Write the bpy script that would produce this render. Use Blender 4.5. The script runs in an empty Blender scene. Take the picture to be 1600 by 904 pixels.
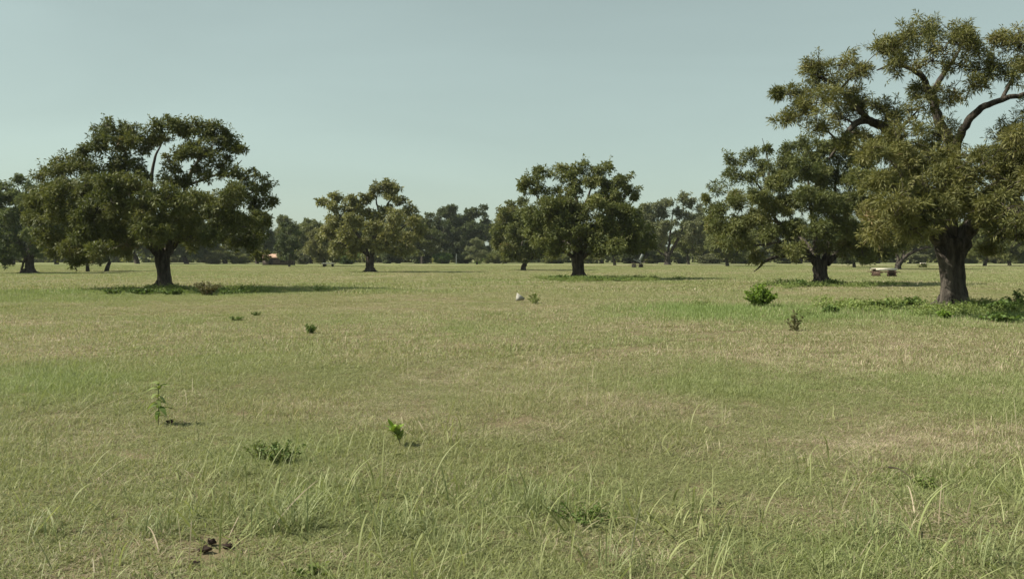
import bpy, math, random
import numpy as np
from mathutils import Vector

R = math.radians
SC = bpy.context.scene
COL = SC.collection

# ------------------------------------------------------------------ camera, sky, sun, exposure
F = 1386.0        # focal length in photograph pixels (photograph 1600 x 904)
HOR = 402.0       # row of the horizon
EYE = 1.7
cam = bpy.data.cameras.new('camera')
cam.sensor_width = 36.0
cam.lens = F / 1600 * 36.0
cam.shift_y = -(452 - HOR) / 1600
cam.clip_start = 0.1
cam.clip_end = 6000
co = bpy.data.objects.new('camera', cam)
COL.objects.link(co)
co.location = (0, 0, EYE)
co.rotation_euler = (R(90), 0, 0)
SC.camera = co

SUN_EL, SUN_AZ = R(45), R(7)     # azimuth: 0 = exactly from the left, positive = from behind the camera
world = bpy.data.worlds.new('World')
SC.world = world
world.use_nodes = True
wn = world.node_tree
wn.nodes.clear()
sky = wn.nodes.new('ShaderNodeTexSky')
sky.sky_type = 'NISHITA'
sky.sun_disc = False
sky.sun_elevation = SUN_EL
sky.sun_rotation = R(-90) - SUN_AZ
sky.air_density = 1.0
sky.dust_density = 0.8
sky.ozone_density = 1.0
hs = wn.nodes.new('ShaderNodeHueSaturation')
hs.inputs['Saturation'].default_value = 0.50
hs.inputs['Value'].default_value = 1.0
tint = wn.nodes.new('ShaderNodeMix')
tint.data_type = 'RGBA'
tint.blend_type = 'MULTIPLY'
tint.inputs[0].default_value = 1.0
tint.inputs[7].default_value = (0.885, 1.0, 0.83, 1)
bg = wn.nodes.new('ShaderNodeBackground')
bg.inputs['Strength'].default_value = 0.083
wo = wn.nodes.new('ShaderNodeOutputWorld')
wn.links.new(sky.outputs[0], hs.inputs['Color'])
wn.links.new(hs.outputs[0], tint.inputs[6])
cn = wn.nodes.new('ShaderNodeTexNoise')          # barely visible uneven high haze
cm = wn.nodes.new('ShaderNodeMapping')
cm.inputs['Scale'].default_value = (1.2, 1.2, 5.0)
ct = wn.nodes.new('ShaderNodeTexCoord')
cr = wn.nodes.new('ShaderNodeMapRange')
cn.inputs['Scale'].default_value = 1.6
cn.inputs['Detail'].default_value = 5.0
cn.inputs['Distortion'].default_value = 0.6
for q, v in enumerate((0.3, 0.7, 0.95, 1.05)):
    cr.inputs[q + 1].default_value = v
cx = wn.nodes.new('ShaderNodeMix')
cx.data_type = 'RGBA'
cx.blend_type = 'MULTIPLY'
cx.inputs[0].default_value = 1.0
wn.links.new(ct.outputs['Generated'], cm.inputs[0])
wn.links.new(cm.outputs[0], cn.inputs['Vector'])
wn.links.new(cn.outputs[0], cr.inputs[0])
veil = wn.nodes.new('ShaderNodeMix')              # pale summer haze high over the whole sky
veil.data_type = 'RGBA'
veil.inputs[0].default_value = 0.40
veil.inputs[7].default_value = (3.30, 4.10, 4.00, 1)
wn.links.new(tint.outputs[2], veil.inputs[6])
wn.links.new(veil.outputs[2], cx.inputs[6])
wn.links.new(cr.outputs[0], cx.inputs[7])
wn.links.new(cx.outputs[2], bg.inputs[0])
wn.links.new(bg.outputs[0], wo.inputs[0])

sl = bpy.data.lights.new('sun', 'SUN')
sl.energy = 5.0
sl.angle = R(0.6)
sl.color = (1.0, 0.93, 0.80)
so = bpy.data.objects.new('sun', sl)
COL.objects.link(so)
to_sun = Vector((-math.cos(SUN_EL) * math.cos(SUN_AZ), -math.cos(SUN_EL) * math.sin(SUN_AZ), math.sin(SUN_EL)))
so.rotation_euler = to_sun.to_track_quat('Z', 'Y').to_euler()
so.location = to_sun * 80

SC.render.engine = 'CYCLES'
SC.view_settings.view_transform = 'Standard'
SC.view_settings.look = 'None'
SC.view_settings.exposure = 0.63
SC.view_settings.gamma = 1.0
SC.cycles.max_bounces = 6
SC.cycles.diffuse_bounces = 3
SC.cycles.glossy_bounces = 2
SC.cycles.transmission_bounces = 4
SC.cycles.use_denoising = True

# ------------------------------------------------------------------ helpers
def ground_z(x, y):
    x = np.asarray(x, float); y = np.asarray(y, float)
    return (0.028 * np.sin(x * 0.9 + 1.3) * np.sin(y * 0.75 + 0.4)
            + 0.035 * np.sin(x * 0.23 + 0.7 * np.sin(y * 0.11)) * np.cos(y * 0.19 + 1.0)
            + 0.02 * np.sin(x * 0.05 + y * 0.031))

def gz(x, y):
    return float(ground_z(x, y))

def dist(py):
    return F * EYE / (py - HOR)

def at(px, py, d):
    return np.array([(px - 800) / F * d, d, EYE - (py - HOR) / F * d])

def foot(px, py):
    d = dist(py)
    x = (px - 800) / F * d
    return np.array([x, d, gz(x, d)])

class MB:
    """collects vertices, faces and one float per face"""
    def __init__(s):
        s.v = []; s.f = []; s.t = []; s.n = 0; s.tex = []
    def add(s, v, f, t=0.5):
        v = np.asarray(v, float)
        f = np.asarray(f, int) + s.n
        s.v.append(v); s.f.append(f); s.n += len(v)
        s.t.append(np.full(len(f), t) if np.isscalar(t) else np.asarray(t, float))
    def mesh(s, name, smooth=False):
        m = bpy.data.meshes.new(name)
        if not s.v:
            return m
        V = np.concatenate(s.v)
        nv = len(V)
        tot = [f.shape[1] for f in s.f for _ in range(len(f))]
        idx = np.concatenate([f.ravel() for f in s.f])
        m.vertices.add(nv); m.vertices.foreach_set('co', V.ravel())
        m.loops.add(len(idx)); m.loops.foreach_set('vertex_index', idx.astype(np.int32))
        m.polygons.add(len(tot))
        st = np.concatenate([[0], np.cumsum(tot)[:-1]]).astype(np.int32)
        m.polygons.foreach_set('loop_start', st)
        if smooth:
            m.polygons.foreach_set('use_smooth', np.ones(len(tot), bool))
        a = m.attributes.new('tint', 'FLOAT', 'FACE')
        a.data.foreach_set('value', np.concatenate(s.t).astype(np.float32))
        m.update(calc_edges=True)
        m.validate()
        return m

def obj(name, mesh, mat=None, parent=None, loc=None):
    o = bpy.data.objects.new(name, mesh)
    COL.objects.link(o)
    if mat is not None:
        if len(mesh.materials) == 0:
            mesh.materials.append(None)
        o.material_slots[0].link = 'OBJECT'
        o.material_slots[0].material = mat
    if parent is not None:
        o.parent = parent
    if loc is not None:
        o.location = loc
    return o

def tag(o, label=None, cat=None, group=None, kind=None):
    if label: o['label'] = label
    if cat: o['category'] = cat
    if group: o['group'] = group
    if kind: o['kind'] = kind
    return o

def thing(name, label, cat, loc, group=None):
    o = bpy.data.objects.new(name, None)
    o.empty_display_size = 0.3
    COL.objects.link(o)
    o.location = loc
    return tag(o, label, cat, group)

def unit(v):
    return v / np.maximum(np.linalg.norm(v, axis=-1, keepdims=True), 1e-9)

def smooth_path(P, n):
    """Catmull-Rom through the rows of P (any number of columns)"""
    P = np.asarray(P, float)
    if len(P) < 3:
        t = np.linspace(0, 1, n)[:, None]
        return P[0] * (1 - t) + P[-1] * t
    Q = np.vstack([2 * P[0] - P[1], P, 2 * P[-1] - P[-2]])
    out = []
    m = len(P) - 1
    for k in range(n):
        u = k / (n - 1) * m
        i = min(int(u), m - 1); t = u - i
        a, b, c, d = Q[i], Q[i + 1], Q[i + 2], Q[i + 3]
        out.append(0.5 * (2 * b + (c - a) * t + (2 * a - 5 * b + 4 * c - d) * t * t + (3 * b - a - 3 * c + d) * t ** 3))
    return np.array(out)

def tube(mb, P, r, sides=6, t=0.5, ridges=0.0, rng=None):
    P = np.asarray(P, float); r = np.asarray(r, float)
    n = len(P)
    T = np.gradient(P, axis=0); T = unit(T)
    ref = np.array([0.0, 1.0, 0.0]) if abs(T[0][1]) < 0.9 else np.array([1.0, 0, 0])
    U = unit(np.cross(T, ref)); W = np.cross(T, U)
    a = np.arange(sides) / sides * 2 * math.pi
    V = np.empty((n, sides, 3))
    for i in range(n):
        rr = np.full(sides, r[i])
        if ridges and rng is not None:
            rr = rr * (1 + ridges * (np.sin(a * 5 + i * 0.25) * 0.5 + rng.uniform(-0.6, 0.6, sides)))
        V[i] = P[i] + (np.cos(a)[:, None] * U[i] + np.sin(a)[:, None] * W[i]) * rr[:, None]
    i, j = np.meshgrid(np.arange(n - 1), np.arange(sides), indexing='ij')
    i = i.ravel(); j = j.ravel(); k = (j + 1) % sides
    f = np.stack([i * sides + j, i * sides + k, (i + 1) * sides + k, (i + 1) * sides + j], 1)
    mb.add(V.reshape(-1, 3), f, t)

def leaf_faces(mb, base, direc, L, W, rng, tint, droop=0.15, face=None):
    """one lens-shaped quad per row; face: the side the blade of the leaf turns to"""
    n = len(base)
    ref = rng.normal(size=(n, 3)) if face is None else face
    s = unit(np.cross(direc, ref)) * (W / 2)[:, None]
    mid = base + direc * (L * 0.5)[:, None]
    tip = base + direc * L[:, None]
    mid[:, 2] += droop * 0.15 * L
    tip[:, 2] -= droop * L
    V = np.stack([base, mid + s, tip, mid - s], 1).reshape(-1, 3)
    mb.add(V, np.arange(4 * n).reshape(n, 4), tint)

# ------------------------------------------------------------------ materials
def nodes(name):
    m = bpy.data.materials.new(name)
    m.use_nodes = True
    nt = m.node_tree
    nt.nodes.clear()
    return m, nt, nt.nodes.new('ShaderNodeOutputMaterial')

def N(nt, typ, **kw):
    n = nt.nodes.new(typ)
    for k, v in kw.items():
        setattr(n, k, v)
    return n

def mixc(nt, fac, a, b, blend='MIX'):
    n = N(nt, 'ShaderNodeMix', data_type='RGBA', blend_type=blend)
    for sock, val in ((n.inputs[0], fac), (n.inputs[6], a), (n.inputs[7], b)):
        if isinstance(val, (int, float)):
            sock.default_value = val
        elif isinstance(val, tuple):
            sock.default_value = (*val, 1)
        else:
            nt.links.new(val, sock)
    return n.outputs[2]

def math_n(nt, op, a, b=0.0, clamp=False):
    n = N(nt, 'ShaderNodeMath', operation=op, use_clamp=clamp)
    for sock, val in zip(n.inputs, (a, b)):
        if isinstance(val, (int, float)):
            sock.default_value = val
        else:
            nt.links.new(val, sock)
    return n.outputs[0]

def remap(nt, x, a, b, c=0.0, d=1.0):
    n = N(nt, 'ShaderNodeMapRange', interpolation_type='SMOOTHSTEP')
    nt.links.new(x, n.inputs[0])
    for i, v in enumerate((a, b, c, d)):
        n.inputs[i + 1].default_value = v
    return n.outputs[0]

def noise(nt, scale, vec=None, detail=3.0, rough=0.55):
    n = N(nt, 'ShaderNodeTexNoise')
    n.inputs['Scale'].default_value = scale
    n.inputs['Detail'].default_value = detail
    n.inputs['Roughness'].default_value = rough
    if vec is not None:
        nt.links.new(vec, n.inputs['Vector'])
    return n.outputs[0]

def attr(nt, name, typ='GEOMETRY'):
    n = N(nt, 'ShaderNodeAttribute', attribute_name=name, attribute_type=typ)
    return n.outputs['Fac']

def leaf_material(name, dark, mid, light, brown, translucent=0.28, brown_at=0.9):
    m, nt, out = nodes(name)
    t = attr(nt, 'tint')
    rnd = N(nt, 'ShaderNodeObjectInfo').outputs['Random']
    c = mixc(nt, remap(nt, t, 0.0, 0.5), dark, mid)
    c = mixc(nt, remap(nt, t, 0.45, 0.85), c, light)
    c = mixc(nt, remap(nt, t, brown_at, 1.0), c, brown)
    k = N(nt, 'ShaderNodeHueSaturation')
    nt.links.new(c, k.inputs['Color'])
    nt.links.new(math_n(nt, 'ADD', math_n(nt, 'MULTIPLY', rnd, 0.3), 0.85), k.inputs['Value'])
    p = N(nt, 'ShaderNodeBsdfPrincipled')
    nt.links.new(k.outputs[0], p.inputs['Base Color'])
    p.inputs['Roughness'].default_value = 0.6
    p.inputs['Specular IOR Level'].default_value = 0.25
    tr = N(nt, 'ShaderNodeBsdfTranslucent')
    nt.links.new(mixc(nt, 1.0, k.outputs[0], (1.25, 1.25, 0.7), 'MULTIPLY'), tr.inputs[0])
    mx = N(nt, 'ShaderNodeMixShader')
    mx.inputs[0].default_value = translucent
    nt.links.new(p.outputs[0], mx.inputs[1]); nt.links.new(tr.outputs[0], mx.inputs[2])
    nt.links.new(mx.outputs[0], out.inputs[0])
    return m

def bark_material(name, a, b, scale=6.0):
    m, nt, out = nodes(name)
    tc = N(nt, 'ShaderNodeTexCoord').outputs['Object']
    mp = N(nt, 'ShaderNodeMapping')
    mp.inputs['Scale'].default_value = (1, 1, 0.22)
    nt.links.new(tc, mp.inputs[0])
    n1 = noise(nt, scale, mp.outputs[0], 5, 0.65)
    n2 = noise(nt, 1.3, tc, 3)
    c = mixc(nt, remap(nt, n1, 0.35, 0.68), a, b)
    c = mixc(nt, math_n(nt, 'MULTIPLY', remap(nt, n2, 0.5, 0.75), 0.5), c, (b[0] * 1.5, b[1] * 1.5, b[2] * 1.45))
    p = N(nt, 'ShaderNodeBsdfPrincipled')
    p.inputs['Roughness'].default_value = 0.95
    p.inputs['Specular IOR Level'].default_value = 0.1
    nt.links.new(c, p.inputs['Base Color'])
    bp = N(nt, 'ShaderNodeBump')
    bp.inputs['Strength'].default_value = 1.0
    bp.inputs['Distance'].default_value = 0.12
    nt.links.new(n1, bp.inputs['Height'])
    nt.links.new(bp.outputs[0], p.inputs['Normal'])
    nt.links.new(p.outputs[0], out.inputs[0])
    return m

def plain_material(name, a, b, scale=8.0, rough=0.8, lo=0.35, hi=0.65):
    m, nt, out = nodes(name)
    tc = N(nt, 'ShaderNodeTexCoord').outputs['Object']
    n1 = noise(nt, scale, tc, 5, 0.6)
    p = N(nt, 'ShaderNodeBsdfPrincipled')
    p.inputs['Roughness'].default_value = rough
    p.inputs['Specular IOR Level'].default_value = 0.2
    nt.links.new(mixc(nt, remap(nt, n1, lo, hi), a, b), p.inputs['Base Color'])
    bp = N(nt, 'ShaderNodeBump')
    bp.inputs['Strength'].default_value = 0.4
    bp.inputs['Distance'].default_value = 0.02
    nt.links.new(n1, bp.inputs['Height'])
    nt.links.new(bp.outputs[0], p.inputs['Normal'])
    nt.links.new(p.outputs[0], out.inputs[0])
    return m

STRAW = (0.475, 0.405, 0.295)
THATCH = (0.315, 0.25, 0.175)
GREEN = (0.258, 0.264, 0.122)
LUSH = (0.225, 0.290, 0.105)

def grass_color(nt, per_blade, dry, lush, pos):
    """shared by blades and by the soil sheet so that they fade into each other"""
    nA = noise(nt, 0.55, pos, 4, 0.6)
    nB = noise(nt, 0.13, pos, 3, 0.6)
    thr = math_n(nt, 'ADD', math_n(nt, 'ADD', dry, math_n(nt, 'MULTIPLY', math_n(nt, 'SUBTRACT', nA, 0.5), 1.1)),
                 math_n(nt, 'MULTIPLY', math_n(nt, 'SUBTRACT', nB, 0.5), 0.8))
    d = math_n(nt, 'SUBTRACT', thr, per_blade)
    isdry = remap(nt, d, -0.10, 0.10)
    lu = math_n(nt, 'ADD', lush, math_n(nt, 'MULTIPLY', math_n(nt, 'SUBTRACT', nB, 0.5), -0.6), True)
    g = mixc(nt, lu, GREEN, LUSH)
    s = mixc(nt, remap(nt, noise(nt, 2.3, pos, 2), 0.4, 0.65), STRAW, THATCH)
    return mixc(nt, isdry, g, s)

def grass_material():
    m, nt, out = nodes('grass_blades')
    pos = N(nt, 'ShaderNodeNewGeometry').outputs['Position']
    t = attr(nt, 'tint')
    c = grass_color(nt, t, attr(nt, 'dry', 'INSTANCER'), attr(nt, 'lush', 'INSTANCER'), pos)
    k = N(nt, 'ShaderNodeHueSaturation')
    nt.links.new(c, k.inputs['Color'])
    w = N(nt, 'ShaderNodeTexWhiteNoise', noise_dimensions='1D')
    nt.links.new(t, w.inputs['W'])
    nt.links.new(math_n(nt, 'ADD', math_n(nt, 'MULTIPLY', w.outputs[0], 0.5), 0.75), k.inputs['Value'])
    p = N(nt, 'ShaderNodeBsdfPrincipled')
    p.inputs['Roughness'].default_value = 0.55
    p.inputs['Specular IOR Level'].default_value = 0.3
    nt.links.new(k.outputs[0], p.inputs['Base Color'])
    tr = N(nt, 'ShaderNodeBsdfTranslucent')
    nt.links.new(mixc(nt, 1.0, k.outputs[0], (1.15, 1.2, 0.8), 'MULTIPLY'), tr.inputs[0])
    mx = N(nt, 'ShaderNodeMixShader'); mx.inputs[0].default_value = 0.35
    nt.links.new(p.outputs[0], mx.inputs[1]); nt.links.new(tr.outputs[0], mx.inputs[2])
    nt.links.new(mx.outputs[0], out.inputs[0])
    return m

def blade_material(name, a, b):
    m, nt, out = nodes(name)
    c = mixc(nt, attr(nt, 'tint'), a, b)
    p = N(nt, 'ShaderNodeBsdfPrincipled')
    p.inputs['Roughness'].default_value = 0.5
    p.inputs['Specular IOR Level'].default_value = 0.3
    nt.links.new(c, p.inputs['Base Color'])
    tr = N(nt, 'ShaderNodeBsdfTranslucent'); nt.links.new(c, tr.inputs[0])
    mx = N(nt, 'ShaderNodeMixShader'); mx.inputs[0].default_value = 0.35
    nt.links.new(p.outputs[0], mx.inputs[1]); nt.links.new(tr.outputs[0], mx.inputs[2])
    nt.links.new(mx.outputs[0], out.inputs[0])
    return m

def ground_material():
    m, nt, out = nodes('meadow_soil')
    pos = N(nt, 'ShaderNodeNewGeometry').outputs['Position']
    mp = N(nt, 'ShaderNodeMapping'); mp.inputs['Scale'].default_value = (1.0, 0.45, 1.0)
    nt.links.new(pos, mp.inputs[0])
    fine = noise(nt, 5.0, mp.outputs[0], 6, 0.7)
    c = grass_color(nt, fine, attr(nt, 'dry'), attr(nt, 'lush'), pos)
    soil = mixc(nt, noise(nt, 9.0, pos, 5, 0.7), (0.10, 0.075, 0.048), (0.20, 0.155, 0.10))
    far = attr(nt, 'far')
    c = mixc(nt, 1.0, c, (0.70, 0.70, 0.70), 'MULTIPLY')  # shade of blades on one another, put evenly into the grass colour
    c = mixc(nt, math_n(nt, 'ADD', math_n(nt, 'MULTIPLY', far, 0.82), 0.18), soil, c)
    p = N(nt, 'ShaderNodeBsdfPrincipled')
    p.inputs['Roughness'].default_value = 0.95
    p.inputs['Specular IOR Level'].default_value = 0.05
    nt.links.new(c, p.inputs['Base Color'])
    bp = N(nt, 'ShaderNodeBump'); bp.inputs['Strength'].default_value = 0.6; bp.inputs['Distance'].default_value = 0.08
    nt.links.new(fine, bp.inputs['Height']); nt.links.new(bp.outputs[0], p.inputs['Normal'])
    nt.links.new(p.outputs[0], out.inputs[0])
    return m

M_GRASS = grass_material()
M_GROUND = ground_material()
M_BARK = bark_material('oak_bark', (0.036, 0.031, 0.026), (0.110, 0.095, 0.080))
M_BARK_FAR = bark_material('pale_bark', (0.038, 0.034, 0.028), (0.088, 0.077, 0.063), 4.0)
OAK_NEAR = leaf_material('oak_leaves_near', (0.076, 0.086, 0.029), (0.138, 0.141, 0.047), (0.210, 0.196, 0.076), (0.25, 0.18, 0.10), brown_at=0.88)
OAK_OLIVE = leaf_material('oak_leaves_olive', (0.076, 0.094, 0.032), (0.134, 0.151, 0.050), (0.198, 0.202, 0.074), (0.244, 0.185, 0.101))
OAK_DARK = leaf_material('oak_leaves_dark', (0.056, 0.075, 0.034), (0.097, 0.120, 0.053), (0.139, 0.159, 0.071), (0.155, 0.139, 0.078))
OAK_DRY = leaf_material('oak_leaves_dry', (0.125, 0.130, 0.055), (0.195, 0.198, 0.086), (0.255, 0.250, 0.115), (0.26, 0.215, 0.12))
OAK_PALE = leaf_material('oak_leaves_pale', (0.106, 0.119, 0.062), (0.156, 0.169, 0.088), (0.206, 0.213, 0.119), (0.213, 0.188, 0.112))
BUSH_BRIGHT = leaf_material('bush_leaves_bright', (0.09, 0.15, 0.025), (0.16, 0.25, 0.04), (0.24, 0.34, 0.07), (0.26, 0.33, 0.09))
WEED_GREEN = leaf_material('weed_leaves', (0.062, 0.106, 0.027), (0.106, 0.163, 0.043), (0.163, 0.225, 0.062), (0.200, 0.188, 0.075))
WEED_BROWN = leaf_material('weed_leaves_brown', (0.075, 0.082, 0.035), (0.115, 0.108, 0.050), (0.150, 0.122, 0.066), (0.17, 0.11, 0.075))
WEED_LIGHT = leaf_material('weed_leaves_light', (0.10, 0.14, 0.035), (0.17, 0.22, 0.065), (0.24, 0.29, 0.10), (0.27, 0.26, 0.12))
WEED_HERB = leaf_material('herb_leaves', (0.11, 0.15, 0.042), (0.18, 0.235, 0.072), (0.25, 0.31, 0.105), (0.27, 0.27, 0.12))
M_STEM = plain_material('weed_stem', (0.09, 0.10, 0.035), (0.14, 0.14, 0.06))
M_TWIG = plain_material('dry_twig', (0.035, 0.028, 0.02), (0.07, 0.055, 0.04))

# ------------------------------------------------------------------ ground with its dry and lush areas
rg = np.random.default_rng(7)
_tab = rg.random((256, 256))
def vnoise(x, y):
    xi = np.floor(x).astype(int); yi = np.floor(y).astype(int)
    u = x - xi; v = y - yi
    u = u * u * (3 - 2 * u); v = v * v * (3 - 2 * v)
    g = lambda a, b: _tab[a % 256, b % 256]
    return (g(xi, yi) * (1 - u) + g(xi + 1, yi) * u) * (1 - v) + (g(xi, yi + 1) * (1 - u) + g(xi + 1, yi + 1) * u) * v

LUSH_SPOTS = [(1260, 492, 220, 13, 1.1), (1560, 496, 120, 15, .9), (1060, 484, 90, 8, .5), (100, 466, 150, 8, .35), (60, 600, 160, 28, .35),
              (430, 712, 70, 22, .45), (450, 790, 70, 34, .35), (850, 775, 130, 34, .35), (1000, 598, 320, 24, .3),
              (1450, 765, 160, 28, .35), (1400, 870, 220, 40, .35), (650, 760, 90, 40, .12), (330, 455, 240, 6, .7), (960, 438, 120, 4, .4)]
DRY_SPOTS = [(1300, 562, 300, 18, .38), (40, 502, 110, 7, .5), (1440, 690, 200, 32, .33), (700, 540, 170, 18, .16), (250, 862, 190, 36, .30),
             (700, 655, 200, 28, .15), (330, 640, 160, 22, .22), (900, 480, 160, 9, .14), (560, 875, 140, 26, .2), (120, 690, 140, 30, .2),
             (172, 482, 40, 2.2, .6), (1000, 850, 140, 20, .2), (1240, 800, 100, 16, .15)]

def fields(x, y):
    yy = np.maximum(y, 1.0)
    px = 800 + F * x / yy; py = HOR + F * EYE / yy
    ok = (y > 2.0)
    dry = 0.175 + 0.30 * (vnoise(x * 0.21 + 9, y * 0.16 + 3) - 0.5) + 0.30 * (vnoise(x * 0.05, y * 0.035 + 40) - 0.5)
    lush = 0.22 + 0.5 * (vnoise(x * 0.13 + 70, y * 0.09) - 0.5)
    for (a, b, sx, sy, k) in DRY_SPOTS:
        dry = dry + ok * k * np.exp(-((px - a) / sx) ** 2 - ((py - b) / sy) ** 2)
    for (a, b, sx, sy, k) in LUSH_SPOTS:
        g = ok * k * np.exp(-((px - a) / sx) ** 2 - ((py - b) / sy) ** 2)
        lush = lush + g; dry = dry - 0.45 * g
    return np.clip(dry, 0.02, 0.95), np.clip(lush, 0, 1)

def axis(fine, edges):
    out = [0.0]; step = fine
    while out[-1] < edges:
        out.append(out[-1] + step); step = min(step * 1.045, 80)
    return np.array(out)
ax = axis(0.25, 2600)
xs = np.concatenate([-ax[:0:-1], ax])
ay = axis(0.25, 3000)
ys = np.concatenate([[-400, -200, -100, -50, -25, -12, -6, -3, -1.5, -0.6], ay])
X, Y = np.meshgrid(xs, ys)
Zg = ground_z(X, Y)
gm = MB()
nx, ny = len(xs), len(ys)
i, j = np.meshgrid(np.arange(ny - 1), np.arange(nx - 1), indexing='ij')
i = i.ravel(); j = j.ravel()
gm.add(np.stack([X, Y, Zg], -1).reshape(-1, 3), np.stack([i * nx + j, i * nx + j + 1, (i + 1) * nx + j + 1, (i + 1) * nx + j], 1))
gmesh = gm.mesh('ground', True)
dry_, lush_ = fields(X.ravel(), Y.ravel())
for nm, val in (('dry', dry_), ('lush', lush_), ('far', np.clip((np.hypot(X, Y).ravel() - 12) / 90, 0, 1))):
    a = gmesh.attributes.new(nm, 'FLOAT', 'POINT')
    a.data.foreach_set('value', val.astype(np.float32))
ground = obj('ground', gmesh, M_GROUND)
tag(ground, 'flat meadow ground of soil and dry thatch', 'ground', kind='structure')

# pale dirt track along the foot of the far trees
tr = MB()
txs = np.linspace(-30, 220, 90)
ty = 192 + 6 * np.sin(txs * 0.02)
tw = 3.2
Vt = np.concatenate([np.stack([txs, ty - tw, ground_z(txs, ty - tw) + 0.03], 1), np.stack([txs, ty + tw, ground_z(txs, ty + tw) + 0.03], 1)])
k = np.arange(89)
tr.add(Vt, np.stack([k, k + 1, k + 91, k + 90], 1))
M_DIRT = plain_material('pale_dirt', (0.30, 0.26, 0.18), (0.40, 0.35, 0.25), 0.8, 0.95)
tag(obj('dirt_track', tr.mesh('dirt_track'), M_DIRT), 'pale dirt track along the foot of the far trees', 'track', kind='structure')

# ------------------------------------------------------------------ grass
def blade_patch(name, size, n, h, w, rng, seg=3, lie=0.25, hvar=0.5, spread=0.45, bend=1.3):
    b = np.stack([rng.uniform(-size / 2, size / 2, n), rng.uniform(-size / 2, size / 2, n), np.full(n, -0.02)], 1)
    az = rng.uniform(0, 2 * math.pi, n)
    D = np.stack([np.cos(az), np.sin(az), np.zeros(n)], 1)
    S = np.stack([-np.sin(az), np.cos(az), np.zeros(n)], 1)
    tw = rng.uniform(-0.9, 0.9, n)
    S = S * np.cos(tw)[:, None] + D * np.sin(tw)[:, None]
    H = h * np.clip(rng.lognormal(-0.1, hvar, n), 0.25, 1.6 if h > 0.15 else 2.4)
    lean = np.abs(rng.normal(0, spread, n)) + 0.08
    flat = rng.random(n) < lie
    lean = np.where(flat, rng.uniform(1.0, 1.5, n), lean)
    curl = rng.uniform(0.1, bend, n)
    Wd = w * rng.uniform(0.5, 1.5, n)
    P = [b]; cur = b.copy()
    for s in range(seg):
        a = np.clip(lean + curl * (s / seg) ** 1.2, 0, 1.9 if bend < 1.5 else 2.3)
        st = H / seg
        cur = cur + D * (np.sin(a) * st)[:, None] + np.stack([np.zeros(n), np.zeros(n), np.cos(a) * st], 1)
        cur[:, 2] = np.maximum(cur[:, 2], 0.004)
        P.append(cur.copy())
    t = rng.random(n); t = np.where(flat, t * 0.55, t)
    V = []
    for s in range(seg):
        f = (1 - 0.35 * s / seg) * 0.5
        V += [P[s] - S * (Wd * f)[:, None], P[s] + S * (Wd * f)[:, None]]
    V.append(P[seg])
    nv = len(V)
    V = np.stack(V, 1).reshape(-1, 3)
    base = (np.arange(n) * nv)[:, None]
    mb = MB()
    q = [base + np.array([[2 * s, 2 * s + 1, 2 * s + 3, 2 * s + 2]]) for s in range(seg - 1)]
    if q:
        F4 = np.stack(q, 1).reshape(-1, 4)
        mb.add(V, F4, np.repeat(t, seg - 1))
        s = seg - 1
        mb.f.append(base + np.array([[2 * s, 2 * s + 1, 2 * s + 2]])); mb.t.append(t)
    else:
        mb.add(V, base + np.array([[0, 1, 2]]), t)
    m = mb.mesh(name)
    m.materials.append(M_GRASS)
    return bpy.data.objects.new(name, m)

rng = np.random.default_rng(11)
protos = []
for q in range(5):   # fine turf near the camera
    protos.append(blade_patch('turf_patch', 0.62, 1700, 0.062, 0.0044, rng, 4, 0.55, 0.45, 0.9))
for q in range(3):   # taller, sparse
    protos.append(blade_patch('turf_tall_patch', 0.7, 60, 0.19, 0.0060, rng, 6, 0.15, 0.45, 1.0))
for q in range(3):   # straw stems
    protos.append(blade_patch('turf_stem_patch', 0.8, 30, 0.25, 0.0036, rng, 6, 0.3, 0.4, 1.0))
for q in range(4):   # middle distance
    protos.append(blade_patch('turf_wide_patch', 1.5, 2600, 0.055, 0.0095, rng, 3, 0.58, 0.5, 0.9))
for q in range(4):   # far
    protos.append(blade_patch('turf_far_patch', 4.0, 2600, 0.075, 0.028, rng, 2, 0.35, 0.5, 0.6))

for q in range(3):   # broad arching blades
    protos.append(blade_patch('turf_broad_patch', 0.7, 24, 0.27, 0.0110, rng, 8, 0.10, 0.35, 0.95, 2.0))

def herb_patch(name, size, stems, h, rng):
    mb = MB()
    for q in range(stems):
        b = np.array([rng.normal(0, size / 4), rng.normal(0, size / 4), 0.0])
        hh = h * rng.uniform(0.4, 1.2)
        tip = b + np.array([rng.normal(0, .1), rng.normal(0, .1), hh])
        n = 9
        u = rng.uniform(0.2, 1, n)[:, None]
        dd = unit(rng.normal(size=(n, 3)) * [1, 1, .4] + [0, 0, .35])
        leaf_faces(mb, b + (tip - b) * u, dd, rng.uniform(.05, .10, n), rng.uniform(.02, .045, n), rng, np.clip(rng.normal(.5, .2, n), 0, 1), .25)
    m = mb.mesh(name)
    m.materials.append(WEED_HERB)
    return bpy.data.objects.new(name, m)
for q in range(3):
    protos.append(herb_patch('herb_patch', 1.0, 40, 0.26, rng))

def scatter(y0, y1, cell, margin, slope=0.60):
    out = []
    y = y0
    while y < y1:
        hw = y * slope + margin
        n = int(2 * hw / cell) + 1
        xx = -hw + np.arange(n) * cell + rng.uniform(-0.5, 0.5, n) * cell
        yy = y + rng.uniform(-0.5, 0.5, n) * cell
        out.append(np.stack([xx, yy], 1))
        y += cell
    return np.concatenate(out)

pts, idx, scl = [], [], []
def put(p, kinds, smin, smax, keep=None, zvar=None):
    if keep is not None:
        p = p[keep]
    n = len(p)
    if n == 0: return
    pts.append(p); idx.append(rng.choice(kinds, n))
    s = rng.uniform(smin, smax, n)
    z = s if zvar is None else s * zvar[keep] if keep is not None else s * zvar
    scl.append(np.stack([s, s, z], 1))

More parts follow.
